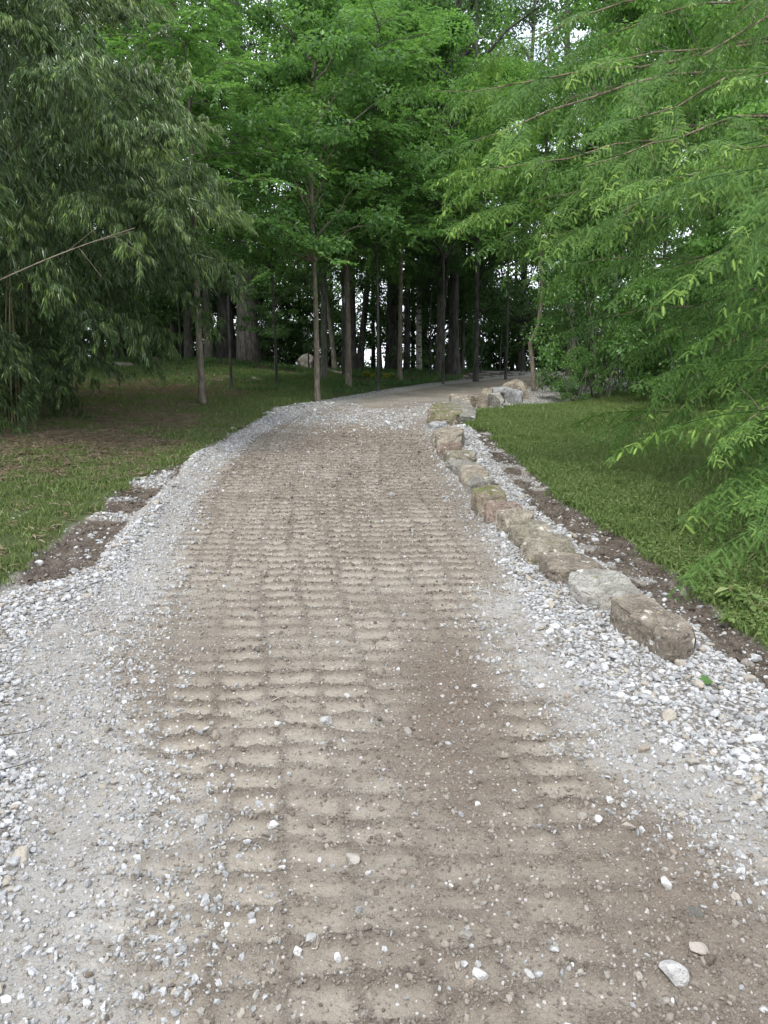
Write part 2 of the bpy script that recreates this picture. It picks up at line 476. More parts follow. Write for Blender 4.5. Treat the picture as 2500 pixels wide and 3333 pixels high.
LANE = rng.uniform(0, 1, 64); LANE2 = rng.uniform(-1, 1, 64)
def tread(x, y):
    """height and ridge mask of the tracked loader's prints pressed into the driveway"""
    li, ri = E_LI(y), E_RI(y)
    c = -.28 + .5 * (E_LI(np.maximum(y, 4.5)) + E_RI(np.maximum(y, 4.5)) + .56)
    c = np.where(y < 4.5, np.interp(y, [0, 4.5], [.15, -.42]), c)
    s = (x - c) * (1 + .10 * sm(3.5 - y, 0, 2)) + .02 * (fbm(x * 1.2, y * .6, 5, 2) - .5)
    def lanes(s, y, lane, seed, ph):
        k = np.floor(s / lane + 200.0)
        u = s / lane + 200.0 - k
        ki = (k.astype(int) * 3 + seed) % 64
        g = .035 * (fbm(x * 9, y * 9, 15 + seed, 2) - .5)
        col = sm(u + g * 4, .06, .13) * (1 - sm(u + g * 4, .86, .94))
        v = (y + .006 * LANE2[ki] * (u - .5) + .4 * g) / .137 + ph + LANE[ki] * .5
        fv = v - np.floor(v)
        row = sm(fv, .10, .17) * (1 - sm(fv, .74, .84))
        return col * row, ki, 1 - row
    p1, k1, r1 = lanes(s, y, .205, 0, 0.0)
    p2, k2, r2 = lanes(s * 1.0 + .07 + .05 * y - .2, y, .235, 11, .4)           # an earlier pass, crossing at a slight angle
    sel = sm(fbm(x * .8 + 9, y * .35, 66, 2), .50, .56)
    pad_ = p1 * (1 - sel) + p2 * sel
    rowm = r1 * (1 - sel) + r2 * sel
    inten = (.66 + .34 * sm(fbm(x * 1.1, y * .5, 25, 3), .32, .50)) * (.70 + .30 * LANE[(k1 * 7 + 3) % 64])
    worn = 1 - .75 * sm(fbm(x * 1.1 + 4, y * .7, 88, 3), .54, .66) * (1 - .8 * sm(y, 3.5, 5))
    churn = np.exp(-((x - .28) / .30) ** 2 - ((y - 3.0) / 1.25) ** 2) * .9
    churn = np.maximum(churn, np.exp(-((x - .85) / .42) ** 2 - ((y - 1.9) / .7) ** 2) * .75)
    worn = worn * (1 - .45 * sm(fbm(x * 3.5, y * 3.5, 120, 3), .5, .7) * (1 - sm(y, 3, 5)))
    worn = worn * (1 - .9 * np.clip(churn * (.6 + .9 * fbm(x * 5, y * 5, 99, 3)), 0, 1))
    inside = sm(x, li - .02, li + .30) * (1 - sm(x, ri - .16, ri + .06)) * (1 - sm(y, 12.0, 14.5))
    a = inten * inside * worn
    pad = pad_ * a
    ridge = (1 - pad_) * a * (.30 + .70 * rowm)
    return .030 * (ridge - .45 * a) + .012 * churn * (fbm(x * 16, y * 16, 44, 3) - .5), ridge, pad, churn

def ground_z(x, y, detail=True):
    z = terrain(x, y)
    grass, dirt, gravel, litter, dust = zones(x, y)
    near = 1 - sm(y, 14, 30)
    th, ridge, pad, churn = tread(x, y)
    z = z + th * (1 - gravel)
    crumb = fbm(x * 26, y * 26, 3, 3) - .5
    z = z + near * crumb * (.014 + .030 * dirt + .014 * gravel + .030 * ridge) * (1 - .8 * pad)
    z = z + near * (np.abs(fbm(x * 48, y * 48, 4, 2) - .5) - .12) * (.016 * ridge + .010 * (1 - pad))
    z = z + near * (fbm(x * 5, y * 5, 8, 3) - .5) * (.018 + .06 * dirt + .02 * gravel)
    z = z + gravel * .028 + grass * (.015 + .05 * (fbm(x * .9, y * .9, 18, 3) - .5)) - dirt * .03
    lip = np.exp(-((x - E_LG(y) - .10) / .12) ** 2) * sm(y, 4, 6) * (1 - sm(y, 9, 10)) * .05
    z = z + lip
    return z, (grass, dirt, gravel, litter), (ridge, dust, pad, churn)

def gz(x, y):
    return float(ground_z(np.array([x]), np.array([y]))[0][0])

# non-uniform grid: fine where the driveway is, coarse towards the horizon
ys = [-3, -1, 0.0, .5]
y = .8
while y < 1500:
    ys.append(y)
    y += max(.014, min(.0070 * y, .024)) if y < 15 else (.05 if y < 19 else .0035 * y if y < 32 else .06 * y)
ys = np.array(ys)
w_in = np.interp(ys, [0, 3, 6, 14, 25, 60, 1500], [2.2, 2.5, 2.9, 3.4, 6, 30, 600])
cen = np.interp(ys, [0, 4, 8, 12, 16, 20, 26], [.1, -.1, -.35, -.1, .6, 2.2, 3.5])
ui = np.linspace(-1, 1, 261)
gq = (1.085 ** np.arange(1, 49)); gq = (gq - 1) / (gq[-1] - 1)
w_out = np.interp(ys, [0, 30, 1500], [150, 170, 1500])
X = np.concatenate([(cen - w_in)[:, None] - gq[::-1][None, :] * w_out[:, None],
                    cen[:, None] + ui[None, :] * w_in[:, None],
                    (cen + w_in)[:, None] + gq[None, :] * w_out[:, None]], 1)
Y = np.broadcast_to(ys[:, None], X.shape)
Z, zn, ax = ground_z(X, Y)
nr, nc = X.shape

m, nt, out = new_mat("ground_surface")
N = NT(nt)
geo = N.n("NewGeometry")
pos = geo.outputs["Position"]
za = N.n("Attribute", attribute_name="zone"); aa = N.n("Attribute", attribute_name="aux")
zs = N.n("SeparateColor"); N.l(za.outputs["Color"], zs.inputs[0])
as_ = N.n("SeparateColor"); N.l(aa.outputs["Color"], as_.inputs[0])
w_grass, w_dirt, w_grav, w_lit = zs.outputs[0], zs.outputs[1], zs.outputs[2], za.outputs["Alpha"]
a_ridge, a_dust, a_pad = as_.outputs[0], as_.outputs[1], as_.outputs[2]
nA = N.noise(pos, 1.3, 5, .6); nB = N.noise(pos, 9, 6, .65); nC = N.noise(pos, 55, 5, .7); nD = N.noise(pos, 230, 3, .7)
# compacted soil and stone dust
soil = N.mixc(N.ramp(nA, .38, .62), (.212, .184, .148), (.282, .254, .210))
soil = N.mixc(N.math('MULTIPLY', N.ramp(nB, .35, .65), .5), soil, (.185, .156, .124))
soil = N.mixc(N.math('MULTIPLY', a_pad, .78), soil, (.33, .292, .236))
soil = N.mixc(N.math('MULTIPLY', a_ridge, .82), soil, (.120, .094, .071))
soil = N.mixc(N.math('MULTIPLY', N.ramp(N.noise(pos, .9, 4, .6), .50, .64), .55), soil, (.165, .132, .104))
soil = N.mixc(N.ramp(N.math('MULTIPLY', aa.outputs["Alpha"], N.math('ADD', .4, nB)), .1, .9, 0, .8), soil, (.150, .112, .085))
dustc = N.mixc(nB, (.28, .265, .24), (.47, .46, .44))
fd = N.math('MULTIPLY', N.ramp(N.math('ADD', a_dust, N.math('ADD', N.math('MULTIPLY', N.math('SUBTRACT', nB, .5), 2.0), N.math('MULTIPLY', N.math('SUBTRACT', nA, .5), 1.6))), .25, 1.10), .74)
soil = N.mixc(fd, soil, dustc)
vor = N.voro(pos, 62); vs = N.n("SeparateColor"); N.l(vor.outputs["Color"], vs.inputs[0])
speck = N.math('MULTIPLY', N.ramp(vs.outputs[0], .86, .88), N.math('SUBTRACT', 1.0, N.ramp(vor.outputs["Distance"], .22, .34)))
soil = N.mixc(N.math('MULTIPLY', speck, .75), soil, (.60, .585, .56))
soil = N.mixc(N.math('MULTIPLY', N.ramp(nC, .50, .75), .35), soil, (.12, .10, .08))
soil = N.mixc(N.math('MULTIPLY', N.ramp(nD, .48, .7), .30), soil, (.48, .45, .41))
# gravel bed under the loose stones
vg = N.voro(pos, 42); vgs = N.n("SeparateColor"); N.l(vg.outputs["Color"], vgs.inputs[0])
grav = N.mixc(vgs.outputs[1], (.36, .355, .34), (.66, .655, .64))
grav = N.mixc(N.ramp(vg.outputs["Distance"], .30, .62), grav, (.17, .155, .14))
grav = N.mixc(N.math('MULTIPLY', N.ramp(nA, .5, .7), .25), grav, (.36, .33, .29))
# dark turned soil
dirt = N.mixc(N.ramp(nB, .35, .68), (.075, .060, .047), (.14, .115, .093))
dirt = N.mixc(N.math('MULTIPLY', N.ramp(nC, .5, .68), .6), dirt, (.21, .185, .155))
dirt = N.mixc(N.math('MULTIPLY', speck, .4), dirt, (.5, .49, .47))
# thatch under the grass, leaf litter
gr_ = N.mixc(nB, (.045, .075, .022), (.10, .105, .05))
gr_ = N.mixc(N.ramp(nA, .55, .72), gr_, (.13, .115, .065))
lit = N.mixc(N.ramp(nC, .35, .65), (.055, .045, .032), (.17, .135, .095))
def bl(w, n_, lo=.30, hi=.70): return N.ramp(N.math('ADD', w, N.math('MULTIPLY', N.math('SUBTRACT', n_, .5), .8)), lo, hi)
col = N.mixc(bl(w_grav, nC), soil, grav)
col = N.mixc(bl(w_dirt, nB), col, dirt)
col = N.mixc(bl(w_grass, nC), col, gr_)
col = N.mixc(N.math('MULTIPLY', bl(w_lit, nB), .9), col, lit)
p = N.n("BsdfPrincipled")
N.l(col, p.inputs["Base Color"]); p.inputs["Roughness"].default_value = .95; p.inputs["Specular IOR Level"].default_value = .12
b = N.bump(nB, .02, .5)
b = N.bump(N.math('SUBTRACT', 1.0, vg.outputs["Distance"]), .012, .6, b)
rough_amt = N.math('SUBTRACT', 1.0, N.math('MULTIPLY', a_pad, .6))
bb = N.n("Bump"); bb.inputs["Distance"].default_value = .02; N.l(N.math('ADD', nC, N.math('MULTIPLY', nB, .5)), bb.inputs["Height"]); N.l(b, bb.inputs["Normal"]); N.l(rough_amt, bb.inputs["Strength"])
b = N.bump(nD, .004, .8, bb.outputs[0])
N.l(b, p.inputs["Normal"]); N.l(p.outputs[0], out.inputs["Surface"])
M['ground'] = m

def grid_part(name, mask, **tags):
    """the faces of the one land sheet chosen by mask, as an object of their own (edges shared exactly, never overlapping)"""
    r, c = np.nonzero(mask)
    q = np.stack([r * nc + c, r * nc + c + 1, (r + 1) * nc + c + 1, (r + 1) * nc + c], 1)
    used, inv = np.unique(q, return_inverse=True)
    q = inv.reshape(q.shape)
    me = bpy.data.meshes.new(name)
    V = np.stack([X.ravel()[used], Y.ravel()[used], Z.ravel()[used]], 1)
    me.vertices.add(len(V)); me.vertices.foreach_set("co", V.astype(np.float32).ravel())
    me.loops.add(q.size); me.loops.foreach_set("vertex_index", q.astype(np.int32).ravel())
    me.polygons.add(len(q)); me.polygons.foreach_set("loop_start", (np.arange(len(q)) * 4).astype(np.int32))
    me.polygons.foreach_set("use_smooth", np.ones(len(q), bool))
    me.update(calc_edges=True)
    z4 = np.stack([a.ravel()[used] for a in zn], 1)
    a4 = np.stack([a.ravel()[used] for a in ax], 1)
    for nm, dat in (("zone", z4), ("aux", a4)):
        ca = me.attributes.new(nm, 'FLOAT_COLOR', 'POINT')
        ca.data.foreach_set("color", dat.astype(np.float32).ravel())
    me.materials.append(M['ground'])
    return tag(link(bpy.data.objects.new(name, me)), kind='structure', **tags)

xc = .25 * (X[:-1, :-1] + X[1:, :-1] + X[:-1, 1:] + X[1:, 1:]); yc = .5 * (Y[:-1, :-1] + Y[1:, :-1])
isroad = (xc > E_LO(yc)) & (xc < E_GR(yc)) & (yc < 45)
far_m = (yc >= 20) & ~isroad
grid_part("driveway", isroad, label="freshly graded gravel driveway with track prints climbing to the woods")
grid_part("left_lawn", ~isroad & ~far_m & (xc <= E_LO(yc)), label="thin shaded lawn and leaf litter left of the driveway")
grid_part("right_lawn", ~isroad & ~far_m & (xc >= E_GR(yc)), label="lush green lawn right of the boulder row")
grid_part("forest_floor", far_m, label="dark forest floor under the trees at the crest")

# ------------------------------------------------------------------ scattering (geometry nodes; only for gravel, grass and litter)
def pebble_mesh(name, mat, seed, sub=1, flat=.7):
    import bmesh
    r = np.random.default_rng(seed)
    bm = bmesh.new()
    bmesh.ops.create_icosphere(bm, subdivisions=sub + 1 if sub > 1 else 2 if sub == 1 else 1, radius=1)
    pl = [(unit(r.normal(size=3)), r.uniform(.45, .8)) for _ in range(9)]
    s = np.array([r.uniform(.8, 1.25), r.uniform(.6, .95), r.uniform(.45, .8) * flat / .7])
    for v in bm.verts:
        p_ = np.array(v.co)
        for n_, d_ in pl:
            t_ = p_ @ n_ - d_
            if t_ > 0: p_ = p_ - n_ * t_
        v.co = p_ * s * 1.25
    me = bpy.data.meshes.new(name)
    bm.to_mesh(me); bm.free()
    me.materials.append(mat)
    return me

_gn = {}
def scatter(name, pts, rot, scl, idx, protos, mat, label):
    """ONE object of kind stuff whose points carry copies of the proto meshes"""
    me = bpy.data.meshes.new(name)
    me.vertices.add(len(pts)); me.vertices.foreach_set("co", np.asarray(pts, np.float32).ravel())
    for nm, ty, fld, dat in (("rot", 'FLOAT_VECTOR', "vector", rot), ("scl", 'FLOAT_VECTOR', "vector", scl), ("idx", 'INT', "value", idx)):
        a = me.attributes.new(nm, ty, 'POINT')
        a.data.foreach_set(fld, np.asarray(dat, np.int32 if ty == 'INT' else np.float32).ravel())
    me.materials.append(mat)
    o = link(bpy.data.objects.new(name, me))
    ng = bpy.data.node_groups.new(name + "_scatter", 'GeometryNodeTree')
    ng.interface.new_socket("Geometry", in_out='INPUT', socket_type='NodeSocketGeometry')
    ng.interface.new_socket("Geometry", in_out='OUTPUT', socket_type='NodeSocketGeometry')
    gi = ng.nodes.new("NodeGroupInput"); go = ng.nodes.new("NodeGroupOutput")
    jn = ng.nodes.new("GeometryNodeJoinGeometry")
    for k, pm in enumerate(protos):
        po = bpy.data.objects.new("%s_piece" % name, pm)
        oi = ng.nodes.new("GeometryNodeObjectInfo"); oi.inputs["Object"].default_value = po; oi.inputs["As Instance"].default_value = True
        ng.links.new(oi.outputs["Geometry"], jn.inputs[0])
    ip = ng.nodes.new("GeometryNodeInstanceOnPoints")
    ip.inputs["Pick Instance"].default_value = True
    def attr(nm, ty):
        a = ng.nodes.new("GeometryNodeInputNamedAttribute"); a.data_type = ty; a.inputs["Name"].default_value = nm
        return [s for s in a.outputs if s.enabled and s.name == "Attribute"][0]
    ng.links.new(gi.outputs[0], ip.inputs["Points"])
    ng.links.new(jn.outputs[0], ip.inputs["Instance"])
    ng.links.new(attr("idx", 'INT'), ip.inputs["Instance Index"])
    ng.links.new(attr("rot", 'FLOAT_VECTOR'), ip.inputs["Rotation"])
    ng.links.new(attr("scl", 'FLOAT_VECTOR'), ip.inputs["Scale"])
    ng.links.new(ip.outputs[0], go.inputs[0])
    md = o.modifiers.new("scatter", 'NODES'); md.node_group = ng
    return tag(o, label, kind='stuff')

def sample(n, x0, x1, y0, y1, power=1.0):
    """random plan points, denser near the camera for power > 1"""
    u = rng.uniform(0, 1, n)
    yy = y0 + (y1 - y0) * u ** power
    return rng.uniform(x0, x1, n), yy

def thin(x, y, prob):
    k = rng.uniform(0, 1, len(x)) < prob
    return x[k], y[k]

# gravel stones
peb = [pebble_mesh("gravel_stone", M['gravel'], s) for s in range(7)]
x, yy = sample(190000, -3.1, 3.0, 1.2, 15, 1.5)
zw = zones(x, yy)
dens = np.clip(sm(zw[2], .15, .85) + zw[1] * .22 * sm(fbm(x * 5, yy * 4, 55, 3), .42, .62), 0, 1)
thinf = np.clip(1.15 - .05 * yy, .3, 1)
x, yy = thin(x, yy, dens * thinf)
z = ground_z(x, yy)[0]
sz = np.clip(rng.lognormal(math.log(.0078), .48, len(x)), .003, .032) * (1 + .05 * np.clip(yy - 3, 0, 9))
scatter("gravel", np.stack([x, yy, z + sz * .25], 1), np.stack([rng.uniform(-.5, .5, len(x)), rng.uniform(-.5, .5, len(x)), rng.uniform(0, 6.3, len(x))], 1),
        np.repeat(sz[:, None], 3, 1), rng.integers(0, 7, len(x)), peb, M['gravel'], "loose pale limestone gravel banked along both driveway edges")
# finer chips in the pale crushed strip between gravel and soil
x, yy = sample(300000, -2.6, 2.7, 1.2, 14, 1.6)
zw = zones(x, yy)
x, yy = thin(x, yy, np.clip((1 - zw[0]) * (zw[4] * 1.1 * (1 - zw[2]) + .25 * zw[2] + .03) * (.4 + .8 * sm(fbm(x * 4, yy * 4, 33, 3), .4, .6)), 0, 1) * (1 - zw[1]))
z = ground_z(x, yy)[0]
sz = np.clip(rng.lognormal(math.log(.0052), .55, len(x)), .002, .014) * (1 + .07 * np.clip(yy - 3, 0, 9))
fine = [pebble_mesh("fine_gravel_stone", M['gravel'], 140 + q, 0) for q in range(5)]
scatter("fine_gravel", np.stack([x, yy, z + sz * .2], 1), rng.uniform(0, 6.3, (len(x), 3)), np.repeat(sz[:, None], 3, 1), rng.integers(0, 5, len(x)), fine, M['gravel'],
        "fine pale stone chips strewn along the dusty sides of the driveway")
# grit pressed into the driveway
pebs = [pebble_mesh("grit_stone", M['grit'], 40 + s, 0) for s in range(5)]
x, yy = sample(330000, -2.3, 2.4, 1.2, 11, 1.8)
zw = zones(x, yy); th, ridge, pad, churn = tread(x, yy)
x, yy = thin(x, yy, np.clip((1 - zw[0]) * (.36 + .75 * ridge + .4 * churn - .36 * pad) * (1 - .8 * zw[4]), .03, 1))
z = ground_z(x, yy)[0]
sz = np.clip(rng.lognormal(math.log(.0034), .55, len(x)), .0018, .016) * (1 + .07 * np.clip(yy - 3, 0, 9))
scatter("driveway_grit", np.stack([x, yy, z + sz * .1], 1), rng.uniform(0, 6.3, (len(x), 3)), np.repeat(sz[:, None], 3, 1), rng.integers(0, 5, len(x)), pebs, M['grit'],
        "fine grit and crumbs pressed into the brown driveway")
# clods in the dark soil
clo = [pebble_mesh("soil_clod", M['clod'], 80 + s, 1) for s in range(4)]
x, yy = sample(40000, -3.2, 2.9, 3, 13, 1.3)
zw = zones(x, yy)
x, yy = thin(x, yy, sm(zw[1], .3, .8) * .8)
z = ground_z(x, yy)[0]
sz = np.clip(rng.lognormal(math.log(.008), .6, len(x)), .003, .035)
scatter("soil_clods", np.stack([x, yy, z], 1), rng.uniform(0, 6.3, (len(x), 3)), np.repeat(sz[:, None], 3, 1), rng.integers(0, 4, len(x)), clo, M['clod'],
        "dark crumbly soil clods along the trench beside the boulders and left shoulder")

# grass
def tuft_mesh(name, mat, seed, n, rad, h, broad=0, w=.0032):
    r = np.random.default_rng(seed); mb = MB()
    a = r.uniform(0, 6.283, n); q = rad * np.sqrt(r.uniform(0, 1, n))
    base = np.stack([q * np.cos(a), q * np.sin(a), np.full(n, -.005)], 1)
    lean = r.uniform(.1, .75, n); la = r.uniform(0, 6.283, n)
    d = unit(np.stack([np.sin(lean) * np.cos(la), np.sin(lean) * np.sin(la), np.cos(lean)], 1))
    sd = unit(np.cross(d, r.normal(size=(n, 3)))); up = np.cross(sd, d)
    val = np.clip(r.normal(.45, .28, n), 0, 1); val[r.uniform(0, 1, n) < .07] = 1.25
    mb.leaves(base, d, sd, up, h * r.uniform(.5, 1.25, n), w * r.uniform(.7, 1.4, n), fold=.1, droop=r.uniform(0, .5), val=val, mid=.4)
    if broad:
        nb = broad
        a = r.uniform(0, 6.283, nb); q = rad * np.sqrt(r.uniform(0, 1, nb))
        base = np.stack([q * np.cos(a), q * np.sin(a), r.uniform(.3, 1.0, nb) * h], 1)
        d = unit(np.stack([np.cos(a * 3), np.sin(a * 3), r.uniform(-.2, .3, nb)], 1)); sd = unit(np.cross(d, [0, 0, 1.0])); up = np.cross(sd, d)
        mb.leaves(base, d, sd, up, r.uniform(.014, .026, nb), r.uniform(.011, .020, nb), val=r.uniform(.2, 1, nb), fold=.05)
    return mb.mesh(name, mat)

tl = [tuft_mesh("grass_tuft", M['grass_blade'], s, 44, .08, .046) for s in range(5)]
x, yy = sample(26000, -11, -1.2, 3.6, 24, 1.25)
zw = zones(x, yy)
x, yy = thin(x, yy, sm(zw[0], .4, .9) * (1 - .85 * zw[3]) * (.45 + .55 * sm(fbm(x * 1.5, yy * 1.5, 77, 3), .3, .55)))
z = ground_z(x, yy)[0]
s1 = rng.uniform(.7, 1.4, len(x)) * (1 + .03 * yy)
scatter("left_lawn_grass", np.stack([x, yy, z], 1), np.stack([0 * x, 0 * x, rng.uniform(0, 6.3, len(x))], 1), np.stack([s1, s1, s1 * rng.uniform(.6, 1.2, len(x))], 1), rng.integers(0, 5, len(x)), tl,
        M['grass_blade'], "short dull green grass growing on the shaded lawn left of the driveway")
tr = [tuft_mesh("lush_tuft", M['lush_grass'], 20 + s, 58, .09, .048, broad=0 if s < 3 else 14) for s in range(6)]
x, yy = sample(40000, 1.2, 9.5, .8, 17, 1.25)
zw = zones(x, yy)
x, yy = thin(x, yy, sm(zw[0], .6, .98) * (.55 + .45 * sm(fbm(x * 1.3, yy * 1.3, 78, 3), .3, .5)))
z = ground_z(x, yy)[0]
s1 = rng.uniform(.7, 1.4, len(x)) * (1 + .03 * yy)
nearw = sm(x - E_GR(yy), .6, 1.4)
idx = np.where(rng.uniform(0, 1, len(x)) < .06 + .34 * nearw, rng.integers(3, 6, len(x)), rng.integers(0, 3, len(x)))
scatter("right_lawn_grass", np.stack([x, yy, z], 1), np.stack([0 * x, 0 * x, rng.uniform(0, 6.3, len(x))], 1), np.stack([s1, s1, s1 * rng.uniform(.6, 1.2, len(x))], 1), idx, tr,
        M['lush_grass'], "lush green grass and low weeds on the lawn right of the boulders")
tf = [tuft_mesh("ground_cover_tuft", M['oak_leaf'], 60 + s, 16, .16, .09, broad=20, w=.009) for s in range(3)]
x, yy = sample(7000, -16, 14, 17, 34, 1.0)
zw = zones(x, yy)
x, yy = thin(x, yy, sm(zw[0], .5, 1) * .8 * (1 - .6 * zw[3]))
z = ground_z(x, yy)[0]
s1 = rng.uniform(.8, 1.7, len(x))
scatter("forest_ground_cover", np.stack([x, yy, z], 1), np.stack([0 * x, 0 * x, rng.uniform(0, 6.3, len(x))], 1), np.repeat(s1[:, None], 3, 1), rng.integers(0, 3, len(x)), tf,
        M['oak_leaf'], "low green ground cover under the trees beside the far driveway")
# fallen bamboo leaves
def litter_mesh(seed):
    r = np.random.default_rng(seed); mb = MB(); n = 9
    base = np.stack([r.uniform(-.09, .09, n), r.uniform(-.09, .09, n), r.uniform(.004, .02, n)], 1)
    a = r.uniform(0, 6.283, n); d = unit(np.stack([np.cos(a), np.sin(a), r.uniform(-.1, .35, n)], 1)); sd = unit(np.cross(d, [0, 0, 1.0])); up = np.cross(sd, d)
    mb.leaves(base, d, sd, up, r.uniform(.05, .12, n), r.uniform(.010, .022, n), fold=.2, droop=.1, val=r.uniform(0, 1.2, n))
    return mb.mesh("litter_leaves", M['dry_leaf'])
lm = [litter_mesh(s) for s in range(5)]
x, yy = sample(26000, -9.5, -2.0, 4.5, 19, 1.1)
zw = zones(x, yy)
x, yy = thin(x, yy, np.clip(zw[3] * .95 + .05 * zw[0], 0, 1))
z = ground_z(x, yy)[0]
scatter("leaf_litter", np.stack([x, yy, z], 1), np.stack([0 * x, 0 * x, rng.uniform(0, 6.3, len(x))], 1), np.repeat(rng.uniform(.8, 1.3, len(x))[:, None], 3, 1), rng.integers(0, 5, len(x)), lm,
        M['dry_leaf'], "dry fallen bamboo leaves covering the ground below the bamboo")
#@@OBJECTS

# ------------------------------------------------------------------ boulders of the edging row
def boulder(name, label, cat, mat, front, back, h, o, s, seed, group="boulders edging the driveway", peak=0.0, top_in=.84, rough=1.0, grow=1.07):
    """front: bottom edge on the ground; back: far edge of the top, both read off the photograph (crop origin o, scale s)"""
    fp = [ground_at(o[0] + a / s, o[1] + b / s, 0.0) for a, b in front]
    bp = [ground_at(o[0] + a / s, o[1] + b / s, h) for a, b in back]
    poly = np.array(fp + bp)
    c = poly.mean(0)
    # order by angle, resample by arc length
    poly = poly[np.argsort(np.arctan2(poly[:, 1] - c[1], poly[:, 0] - c[0]))]
    q = np.concatenate([poly, poly[:1]]); L = np.concatenate([[0], np.cumsum(np.linalg.norm(np.diff(q, axis=0), axis=1))])
    ns = 84
    t = np.arange(ns) / ns * L[-1]
    ring = np.stack([np.interp(t, L, q[:, 0]), np.interp(t, L, q[:, 1])], 1)
    for _ in range(2): ring = (np.roll(ring, 1, 0) + 2 * ring + np.roll(ring, -1, 0)) / 4
    c = ring.mean(0)
    z0 = gz(c[0], c[1]) - .012
    h = h * 1.32; ring = c + (ring - c) * grow
    r = np.random.default_rng(seed)
    prof = [(-.45, .98), (-.2, .99), (0, 1.0), (.15, 1.01), (.3, 1.015), (.45, 1.015), (.6, 1.01), (.72, 1.0), (.82, .985), (.90, .965), (.96, .94), (1.0, .89), (1.0, .80), (1.0, .68), (1.0, .54), (1.0, .40), (1.0, .27), (1.0, .14), (1.0, .05)]
    size = float(np.mean(np.linalg.norm(ring - c, axis=1)))
    V = []
    for zf, k in prof:
        for j in range(ns):
            xy = (ring[j] - c) * k
            V.append([xy[0], xy[1], zf * h + peak * max(0, 1 - k) ** .8 * (1 if zf > .5 else 0)])
    V.append([0, 0, h + peak])
    V = np.array(V)
    # sheared flanks, then one or two broad chips off the top arris, all plane and crisp
    for _ in range(7):
        a_ = r.uniform(0, 6.283); n_ = unit(np.array([math.cos(a_), math.sin(a_), r.uniform(-.12, .35)]))
        tt = V @ n_ - np.percentile(V @ n_, r.uniform(91, 98))
        V = V - np.clip(tt, 0, None)[:, None] * n_[None, :] * .92
    for _ in range(3):
        a_ = r.uniform(0, 6.283); n_ = unit(np.array([math.cos(a_) * .75, math.sin(a_) * .75, r.uniform(.6, 1.3)]))
        tt = V @ n_ - np.percentile(V @ n_, r.uniform(92, 98))
        V = V - np.clip(tt, 0, None)[:, None] * n_[None, :] * .95
    ta = r.uniform(0, 6.283); tilt = r.uniform(.02, .10)
    off = r.uniform(0, 50, 3)
    for i, v_ in enumerate(V):
        pv = Vector(v_ + off)
        a = mn.noise(pv * (1.4 / size)) * .06 + mn.noise(pv * (4.5 / size)) * .035 + mn.noise(pv * (12 / size)) * .022 + mn.noise(pv * (30 / size)) * .010
        cr = abs(mn.noise(Vector((pv[0] * 2.2 / size, pv[1] * 2.2 / size, pv[2] * 7 / size))))
        a -= max(0, .10 - cr) * .55                                     # fissures along the bedding
        dv = unit([v_[0], v_[1], .25 * v_[2]])
        zt = max(0.0, v_[2]) / h
        V[i] = v_ + dv * a * size * rough
        led = round(mn.noise(Vector((pv[0] * 1.5 / size, pv[1] * 1.5 / size, 3.3))) * 3.2) / 3.2
        V[i][2] += zt ** 3 * h * (.16 * led + .05 * mn.noise(pv * (6 / size)) + .03 * mn.noise(pv * (16 / size))) * rough + tilt * (v_[0] * math.cos(ta) + v_[1] * math.sin(ta)) * zt
    mb = MB()
    nrg = len(prof)
    i = np.arange(nrg - 1)[:, None] * ns; j = np.arange(ns)[None, :]
    Q = np.stack([i + j, i + (j + 1) % ns, i + ns + (j + 1) % ns, i + ns + j], -1).reshape(-1, 4)
    T = [[(nrg - 1) * ns + k, (nrg - 1) * ns + (k + 1) % ns, nrg * ns] for k in range(ns)]
    mb.add(V, T=T, Q=Q)
    ob = mb.build(name, mat, smooth=True)
    try: ob.data.set_sharp_from_angle(angle=R(24))
    except Exception: pass
    ob.location = (c[0], c[1], z0)
    return tag(ob, label, cat, group)

A, c8, c7 = (1900, 1850), (1600, 1600), (1300, 1200)
boulder("boulder", "long rough brown boulder with a yellow patch at the near end of the row", "boulder", M['rock_brown'],
        [(225,640),(430,830),(700,990),(960,1185),(1290,1175),(1375,1060)], [(1350,900),(1240,780),(1000,585),(860,470),(640,390),(400,370),(280,430)], .10, A, 3.687, 1)
boulder("boulder", "pale grey ledge-like boulder just behind the long brown one", "boulder", M['rock_pale'],
        [(440,590),(500,670),(600,735),(670,748),(800,740)], [(885,640),(860,590),(790,530),(600,492),(490,492),(450,520)], .09, c8, 1.843, 2)
boulder("boulder", "flat-topped brown block behind the pale grey boulder", "boulder", M['rock_brown'],
        [(290,470),(330,540),(430,595),(560,600)], [(680,500),(640,440),(560,400),(400,395),(290,410)], .085, c8, 1.843, 3)
boulder("boulder", "rounded dark brown boulder with a hollow in its near face, fourth from the near end", "boulder", M['rock_olive'],
        [(180,420),(230,450),(285,470),(400,470)], [(515,380),(470,300),(400,262),(300,262),(215,285),(185,330)], .10, c8, 1.843, 4)
boulder("boulder", "olive boulder with white speckled rim and an orange spot, fifth from the near end", "boulder", M['rock_olive'],
        [(95,290),(140,345),(180,370),(260,380)], [(375,262),(350,235),(270,190),(180,183),(110,205)], .10, c8, 1.843, 5)
boulder("boulder", "squared tan block with vertical near edge, sixth from the near end", "boulder", M['rock_tan'],
        [(33,230),(60,260),(95,285),(180,290)], [(250,165),(240,130),(180,107),(60,108),(35,130)], .10, c8, 1.843, 6)
boulder("boulder", "low reddish brown slab in front of the mossy sloping boulder", "boulder", M['rock_red'],
        [(740,1360),(780,1390),(840,1425),(880,1430),(990,1420)], [(1100,1260),(1090,1212),(970,1210),(880,1230),(760,1250)], .11, c7, 2.765, 7)
